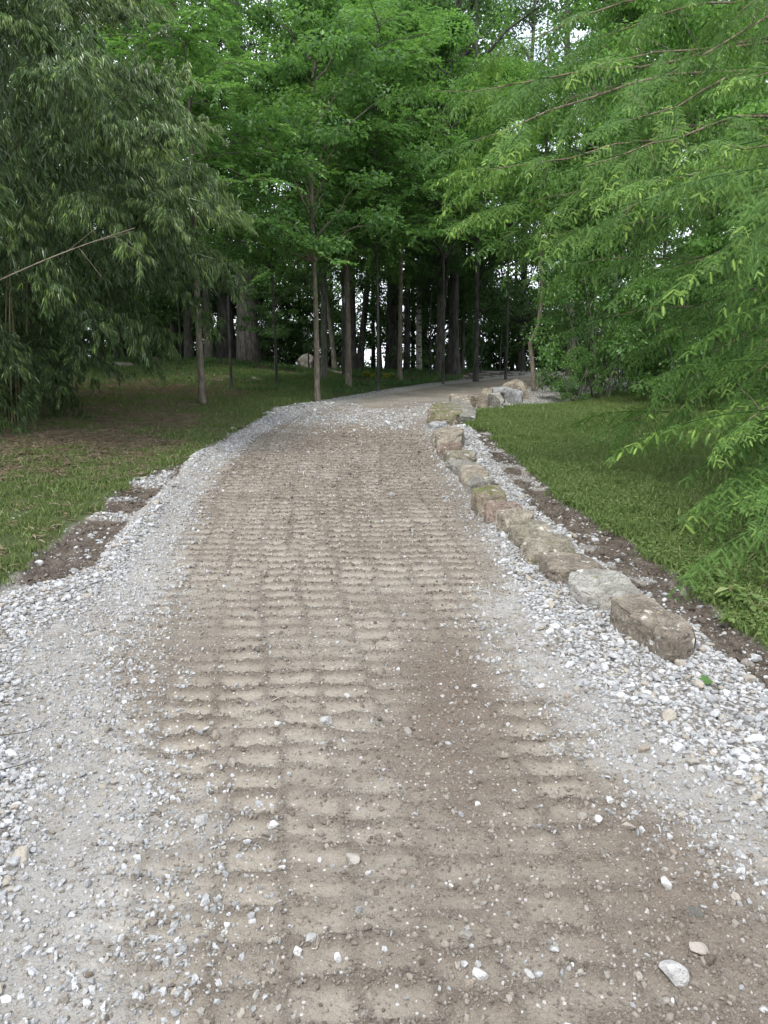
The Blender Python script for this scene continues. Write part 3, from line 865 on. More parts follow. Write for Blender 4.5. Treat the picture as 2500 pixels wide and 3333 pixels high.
boulder("boulder", "boulder with a sloping top covered in bright green moss", "boulder", M['rock_moss'],
        [(632,1200),(660,1260),(700,1320),(750,1345),(860,1345)], [(965,1200),(920,1110),(860,1030),(820,1025),(740,1080),(640,1140)], .12, c7, 2.765, 8, peak=.03)
boulder("boulder", "small greenish grey block wedged behind the mossy sloping boulder", "boulder", M['rock_grey'],
        [(625,1100),(632,1140),(700,1160)], [(835,1030),(830,1005),(740,1005),(635,1020)], .10, c7, 2.765, 9, grow=1.22)
boulder("boulder", "broad flat tan slab at the middle of the row", "boulder", M['rock_tan'],
        [(548,1020),(580,1080),(620,1140),(700,1140)], [(835,1000),(780,930),(700,880),(560,890),(545,930)], .10, c7, 2.765, 10)
boulder("boulder", "thin low grey slab just nearer than the small green boulder", "boulder", M['rock_grey'],
        [(440,870),(480,900),(550,980),(640,985)], [(750,890),(690,850),(600,832),(500,830),(440,845)], .075, c7, 2.765, 11, grow=1.22)
boulder("boulder", "small dark green weathered boulder in the narrow part of the row", "boulder", M['rock_olive'],
        [(410,810),(440,832),(560,850),(668,860)], [(665,790),(640,738),(500,738),(415,770)], .095, c7, 2.765, 12, grow=1.22)
boulder("boulder", "small reddish boulder tucked against the large tan one", "boulder", M['rock_red'],
        [(352,780),(370,795),(400,795),(480,790)], [(555,720),(530,695),(430,700),(360,715)], .095, c7, 2.765, 13, grow=1.22)
boulder("boulder", "large reddish tan boulder with a stepped top, nearer than the mossy layered one", "boulder", M['rock_tan'],
        [(312,690),(340,750),(370,765),(480,770),(555,730)], [(572,600),(570,560),(520,525),(440,515),(330,535),(310,570)], .13, c7, 2.765, 14)
boulder("boulder", "large layered boulder with dark moss at the bend of the row", "boulder", M['rock_moss'],
        [(262,500),(290,540),(420,535),(500,525),(565,530)], [(565,420),(560,370),(480,350),(340,345),(290,370),(270,430)], .17, c7, 2.765, 15)
boulder("boulder", "small whitish rock leaning on the mossy layered boulder beside the driveway", "rock", M['rock_white'],
        [(262,535),(300,563),(380,550),(440,535)], [(440,505),(340,475),(270,485)], .07, c7, 2.765, 16)
boulder("boulder", "grey wedge boulder right of the mossy layered one by the lawn", "boulder", M['rock_grey'],
        [(450,480),(560,525),(640,522),(672,470)], [(678,420),(640,350),(540,320),(450,322),(440,345)], .15, c7, 2.765, 17)
boulder("boulder", "smooth rounded tan boulder behind the mossy layered one", "boulder", M['rock_tan'],
        [(445,340),(480,370),(600,390),(655,395)], [(640,320),(600,270),(540,250),(460,270)], .15, c7, 2.765, 18, rough=.5)
boulder("boulder", "brown angular block with a dark split face beyond the rounded boulder", "boulder", M['rock_brown'],
        [(618,360),(680,372),(790,370)], [(790,300),(770,262),(640,260),(615,275)], .17, c7, 2.765, 19)
boulder("boulder", "pale angular block at the head of the lawn left of the big white boulder", "boulder", M['rock_pale'],
        [(790,350),(830,358),(895,348),(950,325)], [(950,310),(890,262),(780,258)], .17, c7, 2.765, 20)
boulder("boulder", "small pinkish rock peeping over the pale angular block", "rock", M['rock_tan'],
        [(740,266),(800,272),(842,266)], [(840,230),(815,198),(760,200),(738,225)], .16, c7, 2.765, 21)
boulder("boulder", "biggest boulder, white and grey streaked, near the far end of the row", "boulder", M['rock_white'],
        [(880,310),(960,318),(1060,325),(1115,315)], [(1118,270),(1050,210),(930,172),(810,175),(790,190)], .19, c7, 2.765, 22, peak=.02)
boulder("boulder", "pointed tan boulder at the far end of the row behind the white one", "boulder", M['rock_tan'],
        [(920,205),(1000,230),(1100,255),(1145,250)], [(1140,225),(1090,180),(1010,140),(960,150),(905,175)], .16, c7, 2.765, 23, peak=.12)

# ------------------------------------------------------------------ single loose stones
def small_stone(px, py, wpx, mat, label, seed, group=None, name="loose_stone", cat="stone", flat=.8):
    g = ground_at(px, py)
    d = math.hypot(math.hypot(g[0], g[1]), EYE)
    o = link(bpy.data.objects.new(name, pebble_mesh(name, mat, 500 + seed, 2, flat)))
    s = wpx / F * d * .5
    o.scale = (s, s, s)
    o.location = (g[0], g[1], gz(g[0], g[1]) + s * .3)
    o.rotation_euler = (0, 0, random.uniform(0, 6))
    return tag(o, label, cat, group)
small_stone(1062, 2350, 40, M['loose'], "large round white stone lying on the middle of the driveway", 1)
small_stone(905, 2365, 22, M['loose'], "white stone lying left of the large round one", 2)
small_stone(657, 2680, 44, M['loose'], "pale wedge-shaped stone at the edge of a track print, lower left", 3)
small_stone(890, 2688, 36, M['loose'], "white stone right of a brown stone in the lower left of the driveway", 4)
small_stone(872, 2712, 34, M['dull'], "brown stone touching a white one in the lower left of the driveway", 5)
small_stone(1148, 2797, 38, M['dull'], "grey angular stone near the bottom centre of the driveway", 6)
small_stone(757, 1405, 17, M['loose'], "white stone on the grass corner where the driveway narrows", 7)
small_stone(127, 1832, 24, M['loose'], "white stone at the edge of the left lawn above the gravel", 8)
small_stone(2292, 2520, 42, M['loose'], "large pale stone in the gravel near the right edge", 9)
small_stone(2190, 3185, 66, M['loose'], "largest stone, low at the right of the driveway", 10)
small_stone(2270, 3100, 48, M['loose'], "white stone with a point right of the largest one, near the bottom right", 11)
small_stone(2310, 3140, 40, M['rock_tan'], "tan block-like stone above the largest stone, bottom right", 12)
small_stone(1810, 1635, 0.1 + 22, M['rock_tan'], "smooth tan cobble in the dark soil beside the right lawn", 13)
small_stone(2253, 1640, 34, M['rock_red'], "pinkish rock in the weeds at the right of the lawn", 14)
small_stone(1010, 3060, 34, M['loose'], "white stone left of bottom centre with a narrow tip", 15)
small_stone(970, 3110, 36, M['loose'], "pale square stone left of bottom centre", 16)
small_stone(1522, 3055, 50, M['dull'], "long brown stone right of bottom centre", 17)
small_stone(1560, 3190, 38, M['loose'], "upright white stone near the bottom right of centre", 18)
small_stone(1532, 3215, 36, M['dull'], "dull brown stone left of an upright white one near the bottom", 19)
small_stone(1945, 2670, 30, M['loose'], "angular pale stone in the right half among small brown ones", 20)
small_stone(2040, 2700, 38, M['loose'], "long pale flake right of the angular pale stone", 21)
small_stone(1986, 2615, 30, M['loose'], "white stone behind the long pale flake", 22)
small_stone(2165, 2890, 36, M['loose'], "roundish white stone at the right in the lower part", 23)
small_stone(2268, 2980, 42, M['rock_pale'], "tall pale stone near the right edge in the lower part", 24)
small_stone(300, 3230, 30, M['loose'], "white stone near the lower left corner", 25)
rs = np.random.default_rng(99)
k = 0
while k < 190:
    px, py = rs.uniform(120, 2480), 2050 + 1260 * rs.uniform(0, 1) ** .8
    g = ground_at(px, py)
    zz = [float(a[0]) for a in zones(np.array([g[0]]), np.array([g[1]]))]
    if zz[0] > .3 or zz[2] > .55: continue
    small_stone(px, py, rs.uniform(8, 20) if rs.uniform() > .12 else rs.uniform(24, 34), [M['loose'], M['dull'], M['dull'], M['dull']][rs.integers(0, 4)],
                "small stone lying loose on the driveway surface", 100 + k % 12, group="small loose stones on the driveway")
    k += 1

# ------------------------------------------------------------------ bamboo
def rot_to(d, roll=0.0):
    q = Vector(d).to_track_quat('X', 'Z')
    e = q.to_matrix().to_euler()
    from mathutils import Quaternion
    return (q @ Quaternion((1, 0, 0), roll)).to_euler()

def bamboo_spray(seed, nleaf_tw=7, baked_light=0.0):
    r = np.random.default_rng(seed); mb = MB()
    L = 1.25; n = 14
    t = np.linspace(0, 1, n)
    axis = np.stack([t * L, .06 * np.sin(t * 3 + seed), -.32 * t ** 2], 1)
    mb.tube(axis, np.linspace(.005, .0015, n), 4, val=.2)
    for k in range(38):
        tt = r.uniform(.06, 1); p0 = np.array([np.interp(tt, t, axis[:, i]) for i in range(3)])
        az = r.uniform(0, 6.283); ln = r.uniform(.18, .45) * (1.1 - .5 * tt)
        dr = unit([.75, math.cos(az) * .8, math.sin(az) * .6 + .05])
        s = np.linspace(0, 1, 6)[:, None]
        tw = p0 + dr * s * ln + np.array([0, 0, -.16]) * s ** 2 * ln * 2
        mb.tube(tw, .0016, 3, val=.3, cap=False)
        for q in range(nleaf_tw):
            f = .25 + .75 * (q + r.uniform(0, .6)) / nleaf_tw
            b = np.array([np.interp(f, s[:, 0], tw[:, i]) for i in range(3)])
            m_ = r.integers(3, 7)
            side_a = r.uniform(-1.0, 1.0, m_)
            hd = unit(np.stack([dr[0] + side_a * -dr[1], dr[1] + side_a * dr[0], np.full(m_, -.85) - r.uniform(0, 1.9, m_)], 1))
            sd = unit(np.cross(hd, [0, 0, 1.0]) + r.normal(0, .35, (m_, 3))); up = np.cross(sd, hd)
            val = np.clip(r.normal(.38, .33, m_) + .12 * (tt > .8) + baked_light, 0, 1.12)
            val[r.uniform(0, 1, m_) < .05] = 1.25
            mb.leaves(np.repeat(b[None], m_, 0) + r.normal(0, .006, (m_, 3)), hd, sd, up, r.uniform(.065, .125, m_), r.uniform(.011, .0165, m_), fold=.25, droop=.14, val=val, mid=.35)
    return mb.mesh("foliage_spray", M['bamboo_leaf'])

# outline of the thicket's overhang in section: reach to the right by height
BZ = [0.2, .6, 1.0, 1.55, 2.2, 2.5, 2.8, 3.2, 3.45, 3.8, 4.2, 4.6, 5.1, 5.6, 6.0, 6.6, 7.4]
BX = [-5.2, -4.8, -4.4, -4.0, -3.3, -2.65, -2.2, -2.15, -2.05, -1.75, -2.15, -2.6, -3.1, -2.85, -3.1, -3.9, -5.5]
def b_reach(z, yy): return np.interp(z, BZ, BX) - .10 * (yy - 10) ** 2 * (.6 if yy > 10 else 1.0)
def b_front(z): return np.interp(z, [.3, 1, 1.8, 2.6, 4, 6, 7.5], [11.7, 11.2, 10.4, 9.1, 8.2, 8.5, 9.6])

bam = thing("bamboo_thicket", "dense dark green bamboo thicket arching over the left side of the driveway", "bamboo", (-6.4, 12.0, float(terrain(-6.4, 12))))
bo = np.array(bam.location)
sprays = [bamboo_spray(200 + s) for s in range(6)] + [bamboo_spray(210 + s, baked_light=.38) for s in range(3)]  # second set has the light on top and rim put into its leaf colour
def put(mesh, name, parent, p, d, roll, s):
    o = link(bpy.data.objects.new(name, mesh), parent)
    o.location = Vector(p) - Vector(parent.location)
    o.rotation_euler = rot_to(d, roll); o.scale = (s, s, s)
    return o
rb = np.random.default_rng(5)
cnt = 0
while cnt < 296:
    z = rb.uniform(.7, 7.4)
    kind = rb.uniform()
    yf = float(b_front(z))
    if kind < .62:
        yy = yf + rb.exponential(.45); xr = float(b_reach(z, yy)) - .55
        x = rb.uniform(-8.6, xr)
    elif kind < .87:
        yy = rb.uniform(yf, 12.5); x = float(b_reach(z, yy)) - .75 - rb.exponential(.3)
    else:
        yy = rb.uniform(yf + 1, 13.5); x = rb.uniform(-8.5, float(b_reach(z, yy)) - 1)
    if z < 1.6 and x > -4.6: continue
    # leaning out of the thicket, to the right and towards the open driveway
    d = unit([.55 + rb.normal(0, .3), -.55 + rb.normal(0, .35), -.15 + .12 * (z - 3) + rb.normal(0, .2)])
    if kind >= .62 and kind < .87: d = unit([.9, -.25 + rb.normal(0, .4), -.1 + .15 * (z - 4) + rb.normal(0, .2)])
    lit_copy = rb.uniform() < (.75 if z > 5.2 else .5 if (.62 <= kind < .87 and z > 3) else .10 if z > 3 else 0)  # light-tinted copies mostly high up and along the right rim
    put(sprays[rb.integers(6, 9) if lit_copy else rb.integers(0, 6)], "foliage_spray", bam, (x, yy, z), d, rb.uniform(-.4, .4), rb.uniform(.75, 1.15))
    cnt += 1
# inner foliage, too many to pick apart
mb = MB()
ni = 110000
z = rb.uniform(.5, 7.2, ni); yy = b_front(z) + .7 + rb.uniform(0, 1, ni) * 4.2
x = rb.uniform(-9.3, 0, ni); keep = x < np.interp(z, BZ, BX) - .1 * np.abs(yy - 10) ** 1.5 - .7
keep &= ~((z < 1.3) & (x > -5.2))
z, yy, x = z[keep], yy[keep], x[keep]; ni = len(z)
d = unit(np.stack([rb.normal(.2, .5, ni), rb.normal(-.2, .5, ni), np.full(ni, -1.0)], 1)); sd = unit(np.cross(d, rb.normal(size=(ni, 3)))); up = np.cross(sd, d)
mb.leaves(np.stack([x, yy, z], 1) - bo, d, sd, up, rb.uniform(.12, .22, ni), rb.uniform(.02, .04, ni), val=rb.uniform(0, .8, ni))
tag(mb.build("inner_foliage", M['bamboo_leaf'], bam), kind='stuff')
def culm(p0, top, r0, name="culm", bend=.35, mat=None, n=14):
    mb = MB()
    p0, top = np.array(p0, float), np.array(top, float)
    t = np.linspace(0, 1, n)[:, None]
    ctrl = np.array([p0[0] + (top[0] - p0[0]) * bend, p0[1] + (top[1] - p0[1]) * bend, top[2] * .9 + .1 * p0[2]])
    pts = (1 - t) ** 2 * p0 + 2 * (1 - t) * t * ctrl + t ** 2 * top
    mb.tube(pts - bo, np.linspace(r0, r0 * .35, n), 6)
    return mb.build(name, mat or M['culm'], bam, smooth=True)
for px, py, lx in ((8, 1392, .25), (20, 1398, .32), (34, 1390, .12), (40, 1404, .28), (52, 1392, .05), (60, 1400, .22), (72, 1388, .16), (88, 1384, .30), (-20, 1396, .2), (-45, 1400, .1), (110, 1366, .2), (130, 1350, .3)):
    g = ground_at(px, py)
    culm((g[0], g[1], gz(g[0], g[1]) - .03), (g[0] + lx * 5, g[1] - 1.4, 4.8), random.uniform(.007, .012))
for k in range(34):
    x0, y0 = rb.uniform(-8.8, -5.2), rb.uniform(11.4, 14)
    culm((x0, y0, gz(x0, y0) - .03), (x0 + rb.uniform(.8, 3.2), y0 - rb.uniform(.5, 3), rb.uniform(4.5, 6.6)), rb.uniform(.008, .014))
mb = MB()
a, b_ = at(-30, 925, 8.3), at(440, 742, 8.0)
tt = np.linspace(0, 1, 16)[:, None]
pts = a + (b_ - a) * tt + np.array([0, 0, .03]) * np.sin(tt * 3.1)
mb.tube(pts - bo, np.linspace(.008, .003, 16), 6)
for f, dv in ((.55, (.35, -.1, .22)), (.7, (.4, .1, .12)), (.62, (.25, -.1, -.3)), (.85, (.3, 0, -.2))):
    p0 = a + (b_ - a) * f + np.array([0, 0, .03 * math.sin(f * 3.1)])
    mb.tube(np.stack([p0 + np.array(dv) * q for q in np.linspace(0, 1, 5)]) - bo, .0022, 4)
tag(mb.build("dead_culm", M['bark_birch2'], bam, smooth=True), "dry tan culm leaning across the dark foliage")

# ------------------------------------------------------------------ dawn redwood
def frond(mb, r, p0, d, up, L, val, npair=11):
    """one feathery branchlet: two ranks of flat needles"""
    s = (np.arange(npair) + .5) / npair
    prof = np.sin(np.clip(s * .9 + .12, 0, 1) * math.pi) ** .6
    side = unit(np.cross(d, up))
    base = p0 + d * (s * L)[:, None] - up * (.10 * L * s ** 2)[:, None]
    for sg in (1, -1):
        nd = unit(side * sg + d * .55 + up * r.normal(.02, .12, (npair, 1)))
        mb.spikes(base, nd, np.repeat(d[None], npair, 0), .021 * prof * (L / .10) ** .5, .0062, val=val + .25 * (s > .8))
    mb.spikes(p0[None], (d - up * .1)[None], side[None], L, .003, val=val)

def redwood_bough(seed, hang=.5, bright=.0):
    r = np.random.default_rng(seed); mb = MB()
    L = 1.15; n = 12
    t = np.linspace(0, 1, n)
    axis = np.stack([t * L, .05 * np.sin(t * 4 + seed), .06 * np.sin(t * 3) - .25 * hang * t ** 2], 1)
    mb.tube(axis, np.linspace(.007, .0015, n), 4, val=0)
    ns = 28
    for k in range(ns):
        tt = .08 + .92 * k / (ns - 1)
        p0 = np.array([np.interp(tt, t, axis[:, i]) for i in range(3)])
        sg = 1 if k % 2 else -1
        ln = r.uniform(.16, .36) * (1.15 - .75 * tt)
        d0 = unit([.75, sg * r.uniform(.5, 1.0), r.uniform(-.35, .15)])
        s = np.linspace(0, 1, 7)[:, None]
        tw = p0 + d0 * s * ln + np.array([0, 0, -1.0]) * (s ** 2) * ln * hang * r.uniform(.6, 1.9)
        m_ = max(3, int(ln / .042))
        for q in range(m_):
            f = (q + .6) / m_
            b = np.array([np.interp(f, s[:, 0], tw[:, i]) for i in range(3)])
            f2 = min(1, f + .1); f1 = max(0, f - .1)
            tg = unit(np.array([np.interp(f2, s[:, 0], tw[:, i]) - np.interp(f1, s[:, 0], tw[:, i]) for i in range(3)]))
            fl = r.uniform(.07, .125) * (1.1 - .3 * f)
            up = unit(np.array([0, 0, 1.0]) + r.normal(0, .3, 3))
            sd = unit(np.cross(tg, up))
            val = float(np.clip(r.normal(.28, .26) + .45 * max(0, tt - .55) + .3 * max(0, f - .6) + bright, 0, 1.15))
            for g_ in ((1, -1) if q < m_ - 1 else (0,)):
                dd = unit(tg * (.65 if g_ else 1) + sd * g_ * .8 - np.array([0, 0, .35 * hang]))
                uu = unit(np.cross(np.cross(dd, up), dd))
                frond(mb, r, b, dd, uu, fl, val)
    return mb.mesh("bough", M['redwood_leaf'])

TX, TY = 5.7, 8.6
red = thing("dawn_redwood", "feathery bright green dawn redwood spreading in from the right edge", "tree", (TX, TY, float(terrain(TX, TY))))
ro = np.array(red.location)
boughs = [redwood_bough(300 + s, .35 + .25 * s, .12 * (s == 0)) for s in range(5)]
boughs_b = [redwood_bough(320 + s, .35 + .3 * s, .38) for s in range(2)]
mb = MB()
tz = np.linspace(0, 15, 20)
mb.tube(np.stack([TX - ro[0] + .05 * np.sin(tz), 0 * tz, tz - .1], 1), np.linspace(.24, .05, 20) * (1 + .5 * np.exp(-tz * 1.5)), 14)
mb.build("trunk", M['bark_red'], red, smooth=True)
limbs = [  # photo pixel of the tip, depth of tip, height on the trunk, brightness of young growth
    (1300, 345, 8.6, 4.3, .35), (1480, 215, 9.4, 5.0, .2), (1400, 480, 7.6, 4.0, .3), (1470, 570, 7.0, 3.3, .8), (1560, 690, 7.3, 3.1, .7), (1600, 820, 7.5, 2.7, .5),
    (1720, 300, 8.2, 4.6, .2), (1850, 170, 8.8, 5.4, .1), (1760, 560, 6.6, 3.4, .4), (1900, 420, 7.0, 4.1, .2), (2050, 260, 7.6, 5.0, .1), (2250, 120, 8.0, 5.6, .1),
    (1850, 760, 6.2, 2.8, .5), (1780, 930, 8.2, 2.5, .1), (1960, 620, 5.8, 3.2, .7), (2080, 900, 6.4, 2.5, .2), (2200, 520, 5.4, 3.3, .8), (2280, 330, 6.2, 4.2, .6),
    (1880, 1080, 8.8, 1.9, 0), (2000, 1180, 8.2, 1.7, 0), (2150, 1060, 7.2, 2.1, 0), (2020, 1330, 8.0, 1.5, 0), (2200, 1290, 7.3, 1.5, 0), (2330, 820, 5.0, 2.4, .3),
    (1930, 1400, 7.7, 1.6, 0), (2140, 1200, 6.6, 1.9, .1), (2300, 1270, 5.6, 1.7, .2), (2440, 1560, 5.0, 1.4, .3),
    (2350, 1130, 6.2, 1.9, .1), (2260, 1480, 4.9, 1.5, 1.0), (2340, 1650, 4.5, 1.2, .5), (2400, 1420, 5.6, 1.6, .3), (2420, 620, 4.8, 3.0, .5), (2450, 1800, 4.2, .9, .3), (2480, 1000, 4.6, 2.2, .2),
]
rr = np.random.default_rng(17)
nb = 0
for li_, (px, py, dy, hz_, br) in enumerate(limbs):
    tip = at(px, py, dy) + np.array([.35, .1, .12])
    p0 = np.array([TX, TY, hz_ + .3])
    L = np.linalg.norm(tip - p0)
    tt = np.linspace(0, 1, 14)[:, None]
    mid = (p0 + tip) / 2 + np.array([rr.normal(0, .12), rr.normal(0, .2), .10 * L * rr.uniform(.2, 1.0)])
    pts = (1 - tt) ** 2 * p0 + 2 * (1 - tt) * tt * mid + tt ** 2 * tip
    pts = pts + rr.normal(0, .018, pts.shape) + np.array([0, 0, 1.0]) * (.07 * np.sin(tt * rr.uniform(6, 11) + li_))
    mb = MB(); mb.tube(pts - ro, np.linspace(.010 + .0042 * L, .003, 14), 7)
    for q in range(5):                                                 # bare side twigs
        f = rr.uniform(.3, .95); b = np.array([np.interp(f, tt[:, 0], pts[:, i]) for i in range(3)])
        dv = unit(rr.normal(size=3) * [1, 1, .8] + [-.5, 0, .1]) * rr.uniform(.2, .5)
        mb.tube(np.stack([b + dv * u_ + np.array([0, 0, -.1]) * u_ * u_ for u_ in np.linspace(0, 1, 5)]) - ro, np.linspace(.004, .0015, 5), 4)
    mb.build("branch", M['bark_red'], red, smooth=True)
    nbg = 9 if L > 2.5 else 8
    for q in range(nbg):
        f = 1.0 - (q / nbg) * .78 * min(1, 3.2 / L)
        b = np.array([np.interp(f, tt[:, 0], pts[:, i]) for i in range(3)])
        f0 = max(0, f - .1); tg = unit(b - np.array([np.interp(f0, tt[:, 0], pts[:, i]) for i in range(3)]))
        sg = 1 if q % 2 else -1
        sd = unit(np.cross(tg, [0, 0, 1]))
        if q == 0: d = tg
        else: d = unit(tg * .6 + sd * sg * rr.uniform(.4, 1.0) + np.array([0, 0, rr.normal(-.12, .2)]))
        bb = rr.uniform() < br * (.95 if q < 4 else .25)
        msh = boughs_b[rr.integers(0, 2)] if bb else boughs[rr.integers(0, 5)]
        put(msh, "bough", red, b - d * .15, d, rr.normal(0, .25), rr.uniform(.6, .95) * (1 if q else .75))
        nb += 1

# ------------------------------------------------------------------ trees
def crown_layered(seed, mat, H=6.0, Rr=2.2, nl=66, leaf=.085, z0=0.0):
    """flat tiers of twigs, as a young beech carries them; origin at the crown's foot"""
    r = np.random.default_rng(seed); mb = MB(); wd = MB()
    for k in range(nl):
        f = (k + r.uniform(0, 1)) / nl
        zb = z0 + f * H
        az = k * 2.4 + r.normal(0, .7)
        Lb = Rr * (1 - .55 * f ** 1.5) * r.uniform(.45, 1.15)
        dh = np.array([math.cos(az), math.sin(az), 0]); sd = np.array([-dh[1], dh[0], 0])
        rise = r.uniform(.0, .55) * (1 - f) + .7 * f
        s = np.linspace(0, 1, 8)[:, None]
        ax_ = np.array([0, 0, zb]) + dh * s * Lb + np.array([0, 0, 1.0]) * (rise * s - .42 * s ** 2) * Lb + sd * (.12 * np.sin(s * 4 + k)) * Lb * .4
        wd.tube(ax_, np.linspace(.013, .003, 8), 4, cap=False)
        nt_ = int(26 * Lb / 2)
        for q in range(nt_):
            tt = r.uniform(.06, 1.0)
            b = np.array([np.interp(tt, s[:, 0], ax_[:, i]) for i in range(3)])
            sg = 1 if q % 2 else -1
            ln = r.uniform(.35, .8) * (1.15 - .6 * tt)
            d = unit(dh * r.uniform(.4, 1) + sd * sg * r.uniform(.3, 1.1) + np.array([0, 0, r.normal(.06, .30)]))
            m_ = int(18 * ln / .5)
            u = np.linspace(.1, 1, m_)
            pts = b + d * (u * ln)[:, None] + np.array([0, 0, -.28]) * (u ** 2 * ln)[:, None]
            sq = unit(np.cross(d, [0, 0, 1.0]))
            alt = np.where(np.arange(m_) % 2, 1, -1)[:, None]
            ld = unit(d * .7 + sq * alt * .8 + np.array([0, 0, -.25]) + r.normal(0, .22, (m_, 3)))
            up = unit(np.array([0, 0, 1.0]) + r.normal(0, .35, (m_, 3)))
            ls = unit(np.cross(ld, up)); up = np.cross(ls, ld)
            mb.leaves(pts, ld, ls, up, leaf * r.uniform(.7, 1.25, m_), leaf * .58 * r.uniform(.8, 1.2, m_), fold=.12, droop=.12, val=np.clip(r.normal(.45, .27, m_), 0, 1.1))
    return mb.mesh("crown", mat), wd

def crown_clumps(seed, mat, H=9, Rr=3.4, nclump=46, per=190, leaf=.125, z0=0.0, limbs=True, flat=.55, shell=.55):
    r = np.random.default_rng(seed); mb = MB(); wd = MB()
    for k in range(nclump):
        f = r.uniform(0, 1); az = r.uniform(0, 6.283)
        env = Rr * (math.sin(min(1, f * .8 + .22) * math.pi)) ** .7
        q = env * (shell + (1 - shell) * r.uniform(0, 1)) if r.uniform() < .75 else env * r.uniform(.1, .6)
        c = np.array([q * math.cos(az), q * math.sin(az), z0 + f * H])
        if limbs and k % 2 == 0:
            base = np.array([0, 0, max(z0 * .3, c[2] - q * r.uniform(.5, 1.0))])
            s = np.linspace(0, 1, 7)[:, None]
            wd.tube(base + (c - base) * s + np.array([0, 0, .12]) * np.sin(s * 3.1) * q + r.normal(0, .04, (7, 3)), np.linspace(.05, .006, 7) * (Rr / 3) ** 2.5, 5, cap=False)
        cr = r.uniform(.45, .95) * Rr / 3.4
        n = int(per * r.uniform(.6, 1.3))
        p = r.normal(size=(n, 3)); p = unit(p) * (r.uniform(0, 1, (n, 1)) ** .45) * cr * [1, 1, flat]
        out_ = unit(p + [0, 0, .001])
        ld = unit(out_ * .6 + r.normal(0, .5, (n, 3)) + [0, 0, -.25])
        up = unit(np.array([0, 0, 1.0]) + out_ * .4 + r.normal(0, .35, (n, 3)))
        ls = unit(np.cross(ld, up)); up = np.cross(ls, ld)
        tone = r.normal(.45, .13)
        mb.leaves(c + p, ld, ls, up, leaf * r.uniform(.65, 1.3, n), leaf * .68 * r.uniform(.8, 1.2, n), fold=.15, droop=.1, val=np.clip(tone + r.normal(0, .2, n), 0, 1))
    return mb.mesh("crown", mat), wd

def trunk_mesh(wd, H, r0, mat, seed, bend=.1, flare=1.0, lean=(0, 0), fork=None, sides=10, kinks=None):
    r = np.random.default_rng(seed)
    n = 22; t = np.linspace(0, 1, n); z = t * H
    x = lean[0] * z + bend * np.sin(t * 5 + r.uniform(0, 6)) * t; y_ = lean[1] * z + bend * np.cos(t * 4 + r.uniform(0, 6)) * t
    if kinks is not None:
        x = x + np.interp(z, [k[0] for k in kinks], [k[1] for k in kinks])
    rad = r0 * (1 - .72 * t) * (1 + .55 * flare * np.exp(-z / (r0 * 3.5)))
    mb = MB()
    z[0] = -.25
    mb.tube(np.stack([x, y_, z], 1), rad, sides)
    if fork:
        for (zf, dx, dy, sc_) in fork:
            i = int(np.argmin(abs(z - zf))); b = np.array([x[i], y_[i], z[i]])
            s = np.linspace(0, 1, 9)[:, None]
            L = H - zf
            pts = b + np.array([dx, dy, 1.0]) * s * L * .8 + np.array([-dx * .35, -dy * .35, 0]) * s ** 2 * L * .5
            mb.tube(pts, np.linspace(rad[i] * sc_, rad[i] * .15, 9), 8)
    if wd is not None:
        mb.V += wd.V; mb.a += wd.a
        mb.Q += [q + mb.n for q in wd.Q]; mb.T += [q + mb.n for q in wd.T]
        mb.n += wd.n
    return mb.mesh("trunk", mat, True)

def shifted(wd, off, sc_=1.0, lean=(0, 0)):
    w = MB()
    for V in wd.V: w.V.append((V * sc_ + np.array(off)).astype(np.float32))
    w.T, w.Q, w.a, w.n = list(wd.T), list(wd.Q), list(wd.a), wd.n
    return w

LAY = [crown_layered(400 + s, M['beech_leaf'], H=5.0, Rr=2.4, leaf=.095) for s in range(3)]
CLB = [crown_clumps(480 + s, M[('beech_leaf', 'maple_leaf')[s]], H=5.0, Rr=2.3, nclump=74, per=190, leaf=.095, z0=.2, flat=.32, shell=.12) for s in range(2)]
CLM = [crown_clumps(420 + s, (M['oak_leaf'], M['maple_leaf'], M['oak_leaf'])[s]) for s in range(3)]
BSH = [crown_clumps(440 + s, (M['shrub_leaf'], M['oak_leaf'])[s], H=2.6, Rr=1.5, nclump=46, per=230, leaf=.075, z0=.15, flat=.7) for s in range(2)]
SAP = [crown_clumps(460 + s, M['oak_leaf'], H=5.2, Rr=2.6, nclump=60, per=120, leaf=.13, z0=.3, flat=.5) for s in range(2)]

